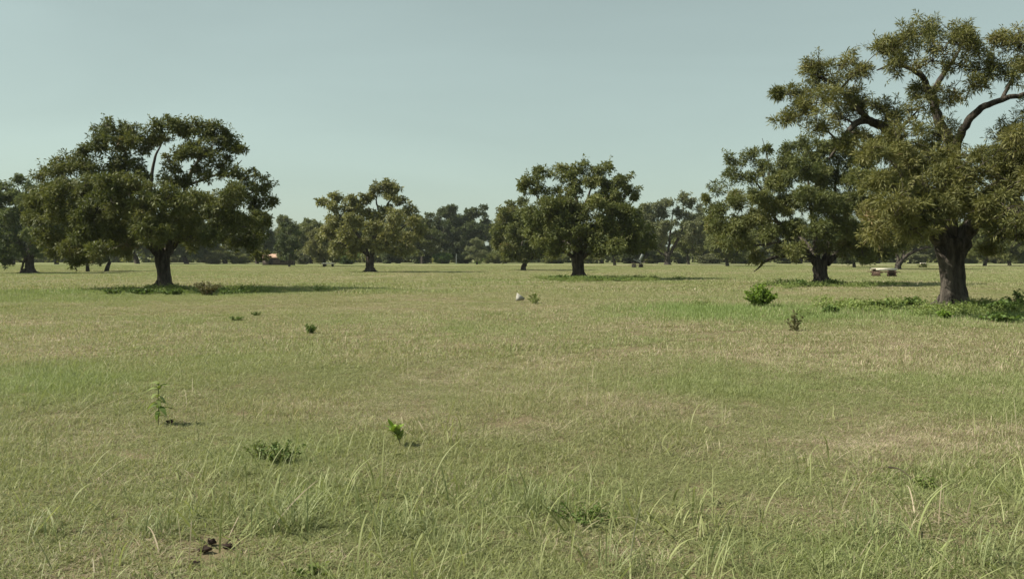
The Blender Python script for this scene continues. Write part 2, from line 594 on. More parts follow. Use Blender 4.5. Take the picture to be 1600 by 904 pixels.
pA = scatter(3.0, 15.0, 0.36, 3.0)
dA, lA = fields(pA[:, 0], pA[:, 1])
zA = np.clip(0.55 + 0.5 * lA + 0.7 * (vnoise(pA[:, 0] * 0.9 + 5, pA[:, 1] * 0.7 + 8) - 0.5) - 0.25 * dA, 0.35, 1.7)
aX = 800 + F * pA[:, 0] / pA[:, 1]; aY = HOR + F * EYE / pA[:, 1]
thinA = sum(k * np.exp(-((aX - a) / sx) ** 2 - ((aY - b) / sy) ** 2) for (a, b, sx, sy, k) in ((300, 850, 90, 20, .9), (920, 800, 60, 14, .8), (1075, 815, 45, 14, .9), (560, 870, 60, 16, .6), (1000, 860, 70, 14, .6), (1440, 690, 120, 14, .6), (240, 650, 60, 12, .4)))
put(pA, [0, 1, 2, 3, 4], 0.9, 1.15, vnoise(pA[:, 0] * 1.7 + 3, pA[:, 1] * 1.3 + 60) + 0.25 * vnoise(pA[:, 0] * 4, pA[:, 1] * 4) > 0.17 + 0.12 * dA + 0.5 * thinA, zA)
pT = scatter(3.0, 18.0, 0.45, 3.0)
dT, lT = fields(pT[:, 0], pT[:, 1])
cl = vnoise(pT[:, 0] * 1.1 + 31, pT[:, 1] * 0.8 + 17)
near = np.clip((9.0 - pT[:, 1]) / 5.0, 0, 1)
put(pT, [5, 6, 7], 0.7, 1.2, cl * 0.75 + lT * 0.4 + near * 0.25 > 0.62 + 0.3 * rng.random(len(pT)))
put(pT + rng.uniform(-.2, .2, pT.shape), [8, 9, 10], 0.6, 1.25, rng.random(len(pT)) < 0.45)
ppx = 800 + F * pT[:, 0] / pT[:, 1]; ppy = HOR + F * EYE / pT[:, 1]
wb = 0.62 * np.exp(-((ppx - 940) / 230) ** 2 - ((ppy - 815) / 55) ** 2) + 0.6 * np.exp(-((ppx - 1400) / 200) ** 2 - ((ppy - 875) / 50) ** 2) + 0.4 * np.exp(-((ppx - 500) / 160) ** 2 - ((ppy - 790) / 60) ** 2) + 0.35 * np.exp(-((ppx - 60) / 90) ** 2 - ((ppy - 880) / 50) ** 2) + 0.05 * (ppy > 640)
for q in range(2):
    put(pT + rng.uniform(-.2, .2, pT.shape), [19, 20, 21], 0.6, 1.15, rng.random(len(pT)) < wb)
put(pT + rng.uniform(-.2, .2, pT.shape), [5, 6, 7], 0.7, 1.1, rng.random(len(pT)) < 1.3 * wb)
# leafy herbs under the oaks and round the bush
pH = scatter(20.0, 80.0, 0.8, 3.0)
hX = 800 + F * pH[:, 0] / pH[:, 1]; hY = HOR + F * EYE / pH[:, 1]
wh = sum(k * np.exp(-np.abs((hX - a) / sx) ** 3 - np.abs((hY - b) / sy) ** 3) for (a, b, sx, sy, k) in (
    (1370, 483, 110, 8, .55), (1570, 488, 90, 11, .75), (1210, 492, 90, 8, .14), (1030, 484, 90, 6, .07), (300, 455, 130, 4.0, .5), (950, 438.5, 90, 2.5, .6), (1270, 447, 60, 3.5, .6), (1380, 447, 70, 2.5, .25)))
put(pH, [22, 23, 24], 0.7, 1.3, rng.random(len(pH)) < wh)
pB = scatter(14.0, 46.0, 0.95, 4.0)
dB, lB = fields(pB[:, 0], pB[:, 1])
zB = np.clip(0.5 + 1.5 * lB + 0.6 * (vnoise(pB[:, 0] * 0.5, pB[:, 1] * 0.3) - 0.5), 0.45, 2.4)
put(pB, [11, 12, 13, 14], 0.9, 1.15, None, zB)
pC = scatter(44.0, 190.0, 3.1, 8.0)
dC, lC = fields(pC[:, 0], pC[:, 1])
put(pC, [15, 16, 17, 18], 0.9, 1.2, None, np.clip(0.6 + 0.8 * lC, 0.5, 1.6))
pts = np.concatenate(pts); idx = np.concatenate(idx); scl = np.concatenate(scl)
P3 = np.stack([pts[:, 0], pts[:, 1], ground_z(pts[:, 0], pts[:, 1])], 1)
pm = bpy.data.meshes.new('meadow_grass')
pm.vertices.add(len(P3)); pm.vertices.foreach_set('co', P3.ravel())
gd, gl = fields(pts[:, 0], pts[:, 1])
rot = np.zeros_like(P3); rot[:, 2] = rng.uniform(0, 2 * math.pi, len(P3))
for nm, typ, val in (('dry', 'FLOAT', gd), ('lush', 'FLOAT', gl), ('pick', 'INT', idx), ('rot', 'FLOAT_VECTOR', rot), ('scl', 'FLOAT_VECTOR', scl)):
    a = pm.attributes.new(nm, typ, 'POINT')
    a.data.foreach_set('vector' if typ == 'FLOAT_VECTOR' else 'value', val.astype(np.int32 if typ == 'INT' else np.float32).ravel())
pm.update()
grass = bpy.data.objects.new('meadow_grass', pm)
COL.objects.link(grass)
tag(grass, 'short mixed green and straw grass covering the meadow', 'grass', kind='stuff')
ng = bpy.data.node_groups.new('grass_scatter', 'GeometryNodeTree')
ng.interface.new_socket('Geometry', in_out='INPUT', socket_type='NodeSocketGeometry')
ng.interface.new_socket('Geometry', in_out='OUTPUT', socket_type='NodeSocketGeometry')
gi = ng.nodes.new('NodeGroupInput'); go = ng.nodes.new('NodeGroupOutput')
iop = ng.nodes.new('GeometryNodeInstanceOnPoints')
iop.inputs['Pick Instance'].default_value = True
join = ng.nodes.new('GeometryNodeGeometryToInstance')
for p in reversed(protos):
    oi = ng.nodes.new('GeometryNodeObjectInfo')
    oi.inputs['Object'].default_value = p
    ng.links.new(oi.outputs['Geometry'], join.inputs[0])
def named(nm, typ):
    n = ng.nodes.new('GeometryNodeInputNamedAttribute'); n.data_type = typ
    n.inputs['Name'].default_value = nm
    return n.outputs['Attribute']
ng.links.new(gi.outputs[0], iop.inputs['Points'])
ng.links.new(join.outputs[0], iop.inputs['Instance'])
ng.links.new(named('pick', 'INT'), iop.inputs['Instance Index'])
ng.links.new(named('rot', 'FLOAT_VECTOR'), iop.inputs['Rotation'])
ng.links.new(named('scl', 'FLOAT_VECTOR'), iop.inputs['Scale'])
ng.links.new(iop.outputs[0], go.inputs[0])
grass.modifiers.new('scatter', 'NODES').node_group = ng

# ------------------------------------------------------------------ trees
def fill_clump(mb, twig, c, r, rng, dens, per, L, W, squash=0.78, tuft=0.28, tone=0.0, twigs=5, sky=0.25, spiky=0.5, sprigs=0):
    """a clump is a handful of ragged sprays of leaf tufts turned outwards, with some shoots standing out of it"""
    ns = int(np.clip(round(9 + 4 * r), 8, 16))
    stretch = rng.uniform(0.75, 1.3, 3) * np.array([1, 1, squash * 0.88])
    D = unit(rng.normal(size=(ns, 3)) + [0, 0, 0.2])
    SC_ = c + D * (r * 1.0 * rng.random(ns) ** 0.45)[:, None] * stretch
    t_cl = rng.normal(0.42, 0.10) + tone
    ends = [c]
    for k in range(ns):
        rs = r * rng.uniform(0.20, 0.50)
        n = max(3, int(dens * rs * rs * 1.35))
        d = unit(rng.normal(size=(n, 3)) + [0, 0, 0.3])
        C = SC_[k] + d * (np.abs(rng.normal(0.55, 0.38, n)) * rs)[:, None] * np.array([1, 1, 0.72])
        t0 = np.clip(t_cl + rng.normal(0, 0.09) + rng.normal(0, 0.06, n), 0, 0.95)
        m = n * per
        rep = np.repeat(np.arange(n), per)
        out = unit(d + np.array([0, 0, sky]))[rep]
        fc = unit(out + rng.normal(size=(m, 3)) * 0.7)
        dd = rng.normal(size=(m, 3))
        dd = unit(unit(dd - fc * np.sum(dd * fc, 1, keepdims=True)) + out * spiky * rng.uniform(0.2, 1.6, m)[:, None])
        base = C[rep] + dd * (tuft * rng.uniform(0.0, 0.6, m))[:, None]
        tt = np.clip(t0[rep] + rng.normal(0, 0.12, m), 0, 1)
        leaf_faces(mb, base, dd, L * rng.uniform(0.5, 1.35, m), W * rng.uniform(0.5, 1.35, m), rng, tt, 0.12, fc)
        if twig is not None and k < twigs:
            mid = (c + SC_[k]) / 2 + rng.normal(0, 0.12 * r, 3)
            ends.append(SC_[k] + d[0] * rs * 0.6)
            tube(twig, smooth_path([c, mid, ends[-1]], 5), np.linspace(0.024, 0.007, 5) * max(0.7, min(1.6, r)), 4)
    for k in range(sprigs):
        o = unit(rng.normal(size=3) + [0, 0, 0.35])
        p0 = ends[rng.integers(min(1, len(ends) - 1), len(ends))]
        o = unit(o * 0.7 + unit(p0 - c + 1e-6) * 0.8)
        ln = r * rng.uniform(0.45, 1.0)
        p1 = p0 + unit(o + rng.normal(0, 0.45, 3) + [0, 0, 0.15]) * ln
        path = smooth_path([p0, (p0 + p1) / 2 + rng.normal(0, 0.08 * ln, 3), p1], 5)
        tube(twig, path, np.linspace(0.013, 0.005, 5) * max(1.0, L / 0.175), 3)
        if rng.random() < 0.22:
            continue
        m = int(rng.uniform(8, 18) * per / 16)
        u = rng.random(m) ** 0.6
        base = p0 + (p1 - p0) * u[:, None] + rng.normal(0, 0.04, (m, 3))
        dd = unit(o + rng.normal(size=(m, 3)) * 0.8)
        leaf_faces(mb, base, dd, L * rng.uniform(0.6, 1.3, m), W * rng.uniform(0.6, 1.3, m), rng, np.clip(rng.normal(t_cl + .05, .14, m), 0, 1), 0.1)

def oak(label, group, base_px, limbs, clumps, mat, bark, trunk, seed, lean=-1.0, dens=55, per=16, L=0.2, W=0.05,
        depth=0.85, tuft=0.28, twigs=5, flare=1.25, two=True, roots=5, sprigs=8, upper=0.85):
    rng = np.random.default_rng(seed)
    d0 = dist(base_px[1])
    B = foot(*base_px)
    root = thing('oak_tree', label, 'tree', B, group)
    ppm = F / d0
    # trunk: rows of px, py, depth offset, radius in metres
    T = np.array([np.append(at(p[0], p[1], d0 + p[2]) - B, p[3]) for p in trunk])
    T[0, :3] = (0, 0, -0.25)
    S = smooth_path(T, 14)
    hh = np.clip(S[:, 2], 0, None)
    rad = S[:, 3] * (1 + (flare - 1) * np.exp(-hh / 0.35))
    tm = MB()
    tube(tm, S[:, :3], rad, 22, 0.5, 0.10, rng)
    for q in range(roots):
        a = q / roots * 2 * math.pi + rng.uniform(-0.4, 0.4)
        ln = rng.uniform(1.3, 2.2) * S[0, 3] * 1.5
        dirv = np.array([math.cos(a), math.sin(a), 0])
        pr = [dirv * S[0, 3] * 0.75 + [0, 0, 0.42 * S[0, 3] * 2], dirv * (S[0, 3] * 1.3) + [0, 0, 0.12], dirv * ln + [0, 0, -0.08]]
        tube(tm, smooth_path(pr, 6), np.linspace(0.36, 0.10, 6) * S[0, 3], 7, 0.5, 0.05, rng)
    tr_o = obj('trunk', tm.mesh('trunk', True), bark, root)
    # limbs
    nodes_p, nodes_l, lmb = [], [], []
    for li, l in enumerate(limbs):
        Q = np.array([np.append(at(p[0], p[1], d0 + p[2]) - B, p[3]) for p in l])
        Q[:, 3] *= 0.82
        S2 = smooth_path(Q, 5 * len(Q))
        S2[2:, :3] += rng.normal(0, 0.14, (len(S2) - 2, 3)) * S2[2:, 3:4]
        m = MB()
        tube(m, S2[:, :3], S2[:, 3], 9, 0.5, 0.06, rng)
        lmb.append(m)
        for s in S2[3:]:
            nodes_p.append(s[:3]); nodes_l.append((li, s[3]))
    # clumps
    cx = np.mean([c[0] for c in clumps]); hw = (max(c[0] for c in clumps) - min(c[0] for c in clumps)) / 2
    top = min(c[1] for c in clumps); bot = max(c[1] for c in clumps)
    lm = MB()
    full = []
    for c in clumps:
        px, py, r = c[:3]
        u = (px - cx) / hw; v = (py - top) / (bot - top)
        D = hw / ppm * depth * math.sqrt(max(0.08, 1 - u * u)) * (0.45 + 0.55 * min(1, v * 1.8))
        offs = [rng.uniform(-0.35, 0.35) * D] if (len(c) > 3 or not two) else [-D * rng.uniform(0.35, 0.95), D * rng.uniform(0.2, 0.9)]
        for o in offs:
            thin = len(c) > 3 and c[3] < 0
            full.append((at(px + rng.uniform(-4, 4), py + rng.uniform(-3, 3), d0 + o + lean) - B, r / ppm, 0.45 if thin else upper if len(c) > 3 else 1.0))
    full.sort(key=lambda a: np.linalg.norm(a[0] - np.array([0, 0, 2.0])))
    for (c, r, thin) in full:
        NP = np.array(nodes_p)
        dv = c - NP
        cost = np.linalg.norm(dv, axis=1) + 0.6 * np.maximum(0, -dv[:, 2])
        q = int(np.argmin(cost))
        li, rr = nodes_l[q]
        s = NP[q]
        ln = np.linalg.norm(c - s)
        r0 = min(rr * 0.75, 0.035 + 0.022 * ln)
        mid = (s + c) / 2 + rng.normal(0, 0.10 * ln, 3) + [0, 0, 0.08 * ln]
        pth = smooth_path([s, mid, c], 7)
        rs = np.linspace(r0, max(0.012, r0 * 0.3), 7)
        tube(lmb[li], pth, rs, 6, 0.5)
        for a, b in zip(pth[2:], rs[2:]):
            nodes_p.append(a); nodes_l.append((li, b))
        fill_clump(lm, lmb[li], c, r, rng, dens * thin, per, L, W, 0.8, tuft, 0.0, twigs, sprigs=sprigs)
    for m in lmb:
        obj('limb', m.mesh('limb', True), bark, tr_o)
    obj('crown', lm.mesh('crown'), mat, root)
    return root

# big oak at the right edge
oak('largest and nearest oak, thick dark trunk, cut by the right edge', None, (1490, 481),
    [[(1478, 400, -.05, .34), (1468, 372, -.1, .36), (1450, 310, -.6, .28), (1420, 250, -1.2, .24), (1390, 208, -1.4, .20), (1362, 190, -1.4, .16), (1335, 195, -1.6, .12), (1305, 235, -1.7, .06), (1295, 248, -1.7, .03)],
     [(1362, 192, -1.4, .13), (1330, 160, -1.8, .09), (1300, 130, -2, .06), (1270, 115, -2, .03)],
     [(1484, 372, 0, .32), (1484, 300, .4, .27), (1490, 240, .2, .24), (1468, 190, 0, .20), (1452, 145, 0, .16), (1438, 118, -.2, .11), (1400, 100, -.4, .06), (1370, 110, -.5, .03)],
     [(1454, 150, 0, .14), (1475, 115, .4, .10), (1495, 85, .6, .06), (1510, 55, .6, .03)],
     [(1490, 246, .2, .19), (1503, 205, -.5, .165), (1530, 172, -1, .14), (1565, 156, -1.2, .115), (1605, 146, -1.2, .09), (1650, 115, -1, .07), (1680, 80, -1, .03)],
     [(1565, 156, -1.2, .08), (1582, 120, -1.0, .06), (1590, 85, -1, .03)],
     [(1494, 402, 0, .32), (1508, 366, 0, .35), (1540, 310, .5, .25), (1580, 270, 1, .19), (1640, 235, 1.5, .12), (1700, 190, 2, .06)],
     [(1508, 362, 0, .28), (1550, 335, -1, .18), (1600, 325, -1.6, .13), (1670, 335, -2, .06)],
     [(1468, 378, 0, .24), (1435, 345, -1.5, .17), (1395, 325, -2.4, .12), (1365, 310, -3, .05)],
     [(1480, 372, .2, .24), (1440, 352, 2, .18), (1390, 340, 3.5, .10), (1350, 340, 4, .05)]],
    [(1350, 108, 12, -1), (1440, 140, 20, 1), (1480, 150, 18, 1), (1520, 135, 16, -1), (1528, 246, 14, -1), (1395, 225, 20, 1), (1345, 215, 16, -1), (1318, 220, 14, -1), (1275, 200, 14, -1), (1400, 66, 32, 1), (1440, 56, 30, 1), (1478, 66, 30, 1), (1512, 50, 17, -1), (1378, 80, 22, 1), (1412, 98, 26, 1), (1458, 98, 26, 1), (1500, 100, 26, 1),
     (1528, 80, 17, -1), (1545, 112, 20, -1), (1590, 72, 28, 1), (1618, 100, 40, 1), (1572, 112, 22, 1), (1650, 70, 42, 1), (1560, 62, 12, -1),
     (1282, 118, 30, 1), (1318, 104, 24, 1), (1262, 108, 16, 1), (1238, 148, 16, -1), (1256, 172, 24, 1), (1290, 160, 30, 1), (1328, 148, 24, 1), (1228, 190, 15, -1), (1312, 186, 20, 1),
     (1210, 145, 6, -1), (1345, 168, 16, -1), (1378, 168, 17, -1), (1398, 182, 15, -1),
     (1436, 172, 28, 1), (1414, 212, 30, 1), (1462, 210, 30, 1), (1372, 238, 24), (1430, 246, 34), (1470, 256, 34), (1372, 290, 32), (1418, 292, 36), (1470, 296, 36),
     (1512, 280, 26), (1396, 335, 34), (1444, 332, 36), (1374, 362, 24), (1424, 360, 24), (1490, 320, 26), (1360, 325, 20, 1),
     (1575, 205, 24, 1), (1604, 226, 38), (1562, 254, 32), (1592, 286, 38), (1540, 316, 32), (1582, 334, 34), (1540, 352, 20, 1), (1630, 280, 46), (1660, 230, 52), (1680, 330, 56),
     (1710, 170, 56), (1700, 100, 50), (1560, 366, 20, 1), (1600, 368, 24, 1), (1620, 170, 30, 1), (1740, 270, 60), (1548, 388, 11, -1)],
    OAK_NEAR, M_BARK, [(1490, 481, 0, .44), (1490, 462, 0, .385), (1488, 430, 0, .375), (1485, 400, 0, .41), (1484, 384, 0, .44), (1484, 372, 0, .36)], 21,
    lean=-2.2, dens=116, per=25, L=0.155, W=0.029, sprigs=11, depth=0.8, tuft=0.22, twigs=11, flare=1.35, upper=0.66)

# oak at the left
oak('broad oak at the left standing alone over a dark ground shadow', None, (257, 449),
    [[(248, 398, 0, .30), (232, 380, -.5, .24), (205, 360, -1, .19), (160, 342, -1.6, .14), (105, 330, -2, .07), (70, 318, -2, .03)],
     [(262, 396, 0, .30), (280, 370, .3, .24), (315, 340, .3, .18), (355, 318, 0, .13), (400, 298, -.2, .06), (415, 290, 0, .03)],
     [(252, 394, 0, .28), (243, 350, .2, .22), (236, 310, .2, .14), (237, 275, 0, .115), (243, 245, 0, .085), (258, 212, 0, .03)],
     [(262, 390, 0, .26), (282, 330, -.6, .20), (292, 290, -.8, .16), (305, 258, -.8, .11), (335, 225, -.8, .04)],
     [(236, 384, -.5, .2), (215, 330, .6, .16), (195, 285, 1, .12), (180, 245, 1, .05)],
     [(292, 290, -.8, .1), (325, 278, -.4, .08), (365, 262, -.2, .05), (378, 250, 0, .02)],
     [(225, 376, -.6, .16), (180, 372, -2.4, .12), (130, 372, -3.4, .05)],
     [(275, 376, 0, .18), (310, 368, -2.2, .13), (350, 362, -3, .05)],
     [(255, 388, .2, .2), (235, 360, 2.4, .14), (200, 345, 4, .06)], [(262, 388, .2, .2), (300, 350, 2.6, .14), (340, 335, 4, .06)]],
    [(226, 210, 11, 1), (228, 238, 11, -1), (238, 226, 9, -1), (272, 246, 12, -1), (262, 282, 13, -1), (225, 275, 10, -1), (158, 214, 20, 1), (182, 205, 16, 1), (203, 206, 18, 1), (150, 232, 16, 1), (186, 232, 22, 1), (208, 226, 14, 1), (246, 200, 16, 1), (265, 192, 16, 1), (256, 218, 13, 1), (284, 205, 20, 1),
     (312, 206, 22, 1), (338, 210, 18, 1), (352, 220, 18, 1), (362, 238, 18, 1), (330, 236, 22, 1), (298, 236, 20, 1), (375, 232, 10, 1), (132, 238, 12, 1),
     (100, 252, 12, 1), (102, 270, 18, 1), (72, 278, 16, 1), (128, 262, 20, 1), (94, 298, 24), (155, 268, 24, 1), (195, 262, 22, 1), (218, 262, 12, 1), (212, 292, 22), (172, 295, 26), (128, 300, 24),
     (68, 318, 24), (108, 336, 28), (58, 346, 18), (150, 328, 28), (188, 328, 26), (140, 362, 28), (182, 362, 28), (222, 330, 24), (258, 312, 22), (286, 288, 20, 1), (268, 268, 12, -1), (312, 272, 20, 1), (346, 264, 20, 1),
     (240, 360, 26), (284, 340, 26), (314, 314, 24), (372, 268, 13, -1), (398, 272, 16, -1), (412, 292, 14, 1), (388, 298, 18, 1), (360, 306, 22), (398, 322, 18, 1), (342, 338, 24), (408, 345, 16), (372, 348, 24),
     (334, 370, 20), (304, 372, 18), (76, 372, 20), (112, 388, 20), (160, 390, 18), (198, 386, 20), (118, 408, 10, 1), (84, 394, 12, 1), (230, 378, 16, 1), (398, 374, 18), (404, 396, 10, 1), (370, 380, 14, 1), (275, 372, 14, 1), (425, 318, 9, -1)],
    OAK_OLIVE, M_BARK, [(257, 449, 0, .41), (257, 438, 0, .36), (255, 420, 0, .36), (253, 405, 0, .41), (255, 390, 0, .37)], 5,
    lean=-3.7, dens=96, per=14, L=0.19, W=0.066, depth=0.8, tuft=0.25, twigs=5)

# oak in the middle
oak('round crowned oak in the middle of the field with a straight trunk', None, (904, 435),
    [[(902, 402, 0, .30), (893, 380, -.4, .22), (872, 350, -.8, .15), (845, 315, -1, .08), (828, 292, -1, .03)],
     [(905, 400, 0, .30), (906, 360, .2, .23), (902, 320, 0, .17), (895, 285, 0, .08), (888, 268, 0, .03)],
     [(907, 400, 0, .26), (925, 365, -.4, .19), (948, 325, -.6, .12), (980, 295, -.6, .05)],
     [(905, 345, .1, .16), (918, 310, .5, .12), (930, 275, .5, .04)],
     [(908, 404, 0, .22), (945, 380, -1.5, .14), (995, 370, -2, .06)], [(900, 404, 0, .22), (870, 385, -1.5, .14), (838, 365, -2, .06)],
     [(904, 400, .2, .2), (925, 375, 3, .13), (960, 360, 4, .05)], [(904, 400, .2, .2), (880, 375, 3, .13), (850, 355, 4, .05)]],
    [(826, 288, 15, 1), (814, 292, 9, 1), (850, 278, 16, 1), (842, 296, 14, 1), (878, 266, 15, 1), (888, 280, 16, 1), (916, 264, 16, 1), (940, 266, 16, 1), (925, 284, 16, 1), (898, 300, 16, 1), (950, 286, 16, 1),
     (974, 282, 16, 1), (985, 298, 13, 1), (996, 308, 7, -1), (960, 304, 16, 1), (866, 300, 11, -1), (858, 322, 18), (880, 318, 16), (838, 338, 18), (868, 346, 20), (902, 334, 20), (932, 316, 18), (962, 328, 20), (984, 332, 16),
     (998, 356, 15), (980, 362, 20), (946, 354, 20), (912, 364, 20), (880, 372, 20), (850, 374, 18), (930, 382, 18), (962, 384, 18), (996, 384, 17), (1012, 378, 12), (868, 392, 12), (900, 386, 13, 1), (832, 366, 14), (938, 396, 11)],
    OAK_OLIVE, M_BARK, [(904, 435, 0, .50), (904, 425, 0, .45), (903, 410, 0, .48), (903, 397, 0, .46)], 8,
    lean=-2.6, dens=66, per=14, L=0.24, W=0.09, depth=0.85, tuft=0.3, twigs=4)

# oak behind the large right one
oak('spreading oak with a low forked trunk left of the largest oak', None, (1283, 443),
    [[(1274, 412, 0, .26), (1262, 395, -.4, .22), (1238, 372, -.8, .18), (1210, 340, -1, .14), (1192, 300, -1, .08), (1170, 272, -1, .03)],
     [(1292, 412, 0, .26), (1312, 392, .3, .21), (1340, 365, .4, .15), (1372, 335, .4, .06)],
     [(1278, 412, .1, .24), (1272, 360, .6, .18), (1265, 300, .6, .12), (1260, 250, .6, .04)],
     [(1290, 410, .1, .24), (1302, 350, -.6, .17), (1305, 290, -.8, .10), (1310, 250, -.8, .03)],
     [(1266, 404, -.2, .2), (1235, 398, -1.8, .15), (1200, 406, -2.6, .11), (1186, 418, -2.8, .06), (1178, 424, -2.8, .03)],
     [(1212, 345, -1, .12), (1178, 345, -1.4, .08), (1140, 335, -1.6, .04)],
     [(1240, 374, -.8, .14), (1195, 382, -1.2, .09), (1150, 386, -1.2, .04)],
     [(1192, 302, -1, .07), (1202, 268, -.6, .06), (1197, 238, -.3, .04), (1191, 216, -.2, .016)],
     [(1286, 408, .2, .2), (1300, 370, 3, .14), (1340, 345, 4.5, .05)], [(1280, 408, .2, .2), (1250, 370, 3, .14), (1200, 340, 4.5, .05)]],
    [(1340, 252, 22, 1), (1362, 282, 20, 1), (1302, 228, 15, 1), (1240, 234, 14, 1), (1348, 302, 22, 1), (1276, 252, 18, 1), (1148, 252, 15, 1), (1172, 248, 15, 1), (1140, 272, 14, -1), (1124, 298, 13, -1), (1164, 280, 18, 1), (1190, 262, 18, 1), (1228, 250, 20, 1), (1258, 232, 17, 1), (1290, 240, 20, 1), (1322, 246, 20, 1),
     (1215, 284, 22), (1252, 266, 22), (1292, 276, 24), (1332, 280, 24), (1120, 328, 15), (1116, 352, 14), (1150, 316, 18), (1184, 310, 20), (1150, 352, 20), (1180, 344, 20), (1220, 322, 24), (1260, 312, 24), (1300, 318, 24),
     (1340, 318, 24), (1372, 328, 20), (1130, 376, 14), (1164, 378, 16), (1200, 370, 20), (1240, 356, 22), (1280, 360, 24), (1320, 358, 24), (1352, 370, 20), (1382, 366, 20), (1216, 394, 13, 1), (1250, 388, 16),
     (1286, 390, 14, 1), (1318, 386, 16), (1348, 392, 16), (1376, 392, 14), (1110, 340, 10, -1), (1104, 312, 6, -1), (1196, 236, 7, -1), (1400, 380, 14), (1178, 400, 12, 1), (1360, 404, 9, 1)],
    OAK_OLIVE, M_BARK, [(1283, 443, 0, .46), (1282, 432, 0, .41), (1281, 420, 0, .44), (1283, 406, 0, .40)], 13,
    lean=-2.2, dens=86, per=16, L=0.20, W=0.062, depth=0.8, tuft=0.27, twigs=6)

# farther oak with a drier crown
oak('yellowish open crowned oak between the left oak and the middle oak', None, (578, 425),
    [[(576, 405, 0, .32), (568, 380, 0, .24), (545, 350, -.4, .17), (522, 328, -.6, .09), (508, 318, -.6, .03)],
     [(580, 404, 0, .32), (586, 365, 0, .25), (594, 340, 0, .2), (588, 315, 0, .1), (592, 298, 0, .03)],
     [(594, 342, 0, .18), (606, 318, .2, .12), (622, 298, .2, .04)], [(582, 396, 0, .22), (612, 370, -.6, .15), (642, 345, -1, .06)],
     [(579, 400, .3, .2), (600, 380, 3, .14), (630, 365, 4, .05)], [(578, 400, -.3, .2), (550, 385, -2, .14), (518, 375, -3, .05)]],
    [(574, 334, 10, 1), (600, 326, 10, -1), (588, 342, 12, 1), (572, 312, 9, -1), (512, 318, 10, 1), (530, 306, 9, 1), (522, 326, 10, 1), (554, 312, 13, 1), (545, 328, 12, 1), (566, 328, 10, 1), (588, 296, 11, 1), (604, 290, 10, 1), (620, 298, 12, 1), (626, 312, 9, 1), (580, 308, 7, -1), (605, 310, 8, -1),
     (636, 328, 12, 1), (618, 338, 14), (646, 348, 10), (525, 350, 13), (552, 348, 15), (508, 366, 11), (538, 374, 14), (584, 358, 15), (612, 366, 15), (642, 372, 11), (566, 382, 14), (598, 386, 13), (524, 388, 11), (628, 388, 11), (550, 396, 8), (655, 362, 8)],
    OAK_DRY, M_BARK, [(578, 425, 0, .52), (578, 418, 0, .45), (578, 410, 0, .46), (578, 400, 0, .46)], 31,
    lean=-1.0, dens=36, per=12, L=0.36, W=0.16, depth=0.85, tuft=0.4, twigs=2)

# small leaning oak beside the middle one
oak('smaller oak with a short leaning trunk just left of the middle oak', None, (818, 422),
    [[(820, 413, 0, .26), (826, 400, 0, .2), (835, 375, 0, .14), (842, 345, 0, .05)], [(820, 412, 0, .24), (808, 395, -.3, .18), (795, 365, -.4, .12), (790, 335, -.4, .04)],
     [(822, 410, 0, .2), (840, 398, -1, .12), (858, 402, -1.4, .05)], [(820, 411, .3, .2), (815, 385, 3, .12), (825, 350, 3.6, .05)]],
    [(800, 322, 10, 1), (815, 318, 8, 1), (790, 338, 13), (812, 342, 15), (836, 340, 14), (782, 358, 13), (806, 366, 16), (832, 366, 15), (852, 360, 12), (778, 380, 10), (800, 390, 13), (826, 390, 13), (850, 386, 12), (812, 402, 8), (838, 402, 8, 1), (792, 402, 7), (856, 372, 9)],
    OAK_OLIVE, M_BARK, [(817, 421, 0, .34), (818, 417, 0, .3), (820, 413, 0, .3), (821, 408, 0, .3)], 44,
    lean=-0.6, dens=40, per=12, L=0.34, W=0.15, depth=0.9, tuft=0.38, twigs=2, roots=0)

# dark tree at the left edge with two stems
oak('dark oak at the left edge with a thick and a thin stem', None, (46, 427),
    [[(44, 408, 0, .3), (30, 385, 0, .22), (5, 355, 0, .13), (-25, 330, 0, .05)], [(48, 406, 0, .3), (46, 360, 0, .24), (40, 320, 0, .16), (28, 292, 0, .05)], [(50, 402, 0, .24), (72, 370, -.4, .15), (90, 335, -.5, .05)],
     [(32, 427, 0, .14), (36, 412, 0, .14), (42, 395, 0, .12), (50, 380, 0, .08)], [(46, 404, .3, .22), (30, 375, 3, .14), (10, 350, 4, .05)]],
    [(10, 292, 11, 1), (28, 284, 10, 1), (46, 292, 9, -1), (0, 305, 14), (22, 308, 13), (48, 316, 14), (-20, 318, 18), (5, 335, 16), (32, 338, 16), (60, 340, 14), (80, 332, 12), (-10, 360, 18), (16, 368, 16), (45, 366, 15), (72, 370, 14), (92, 358, 12),
     (0, 392, 13), (26, 392, 12), (60, 392, 11), (84, 392, 10), (-30, 350, 20), (-40, 385, 16), (12, 408, 8, 1)],
    OAK_DARK, M_BARK, [(46, 427, 0, .55), (46, 421, 0, .44), (46, 412, 0, .44), (46, 402, 0, .42)], 52,
    lean=-0.6, dens=40, per=12, L=0.33, W=0.15, depth=0.85, tuft=0.38, twigs=2)

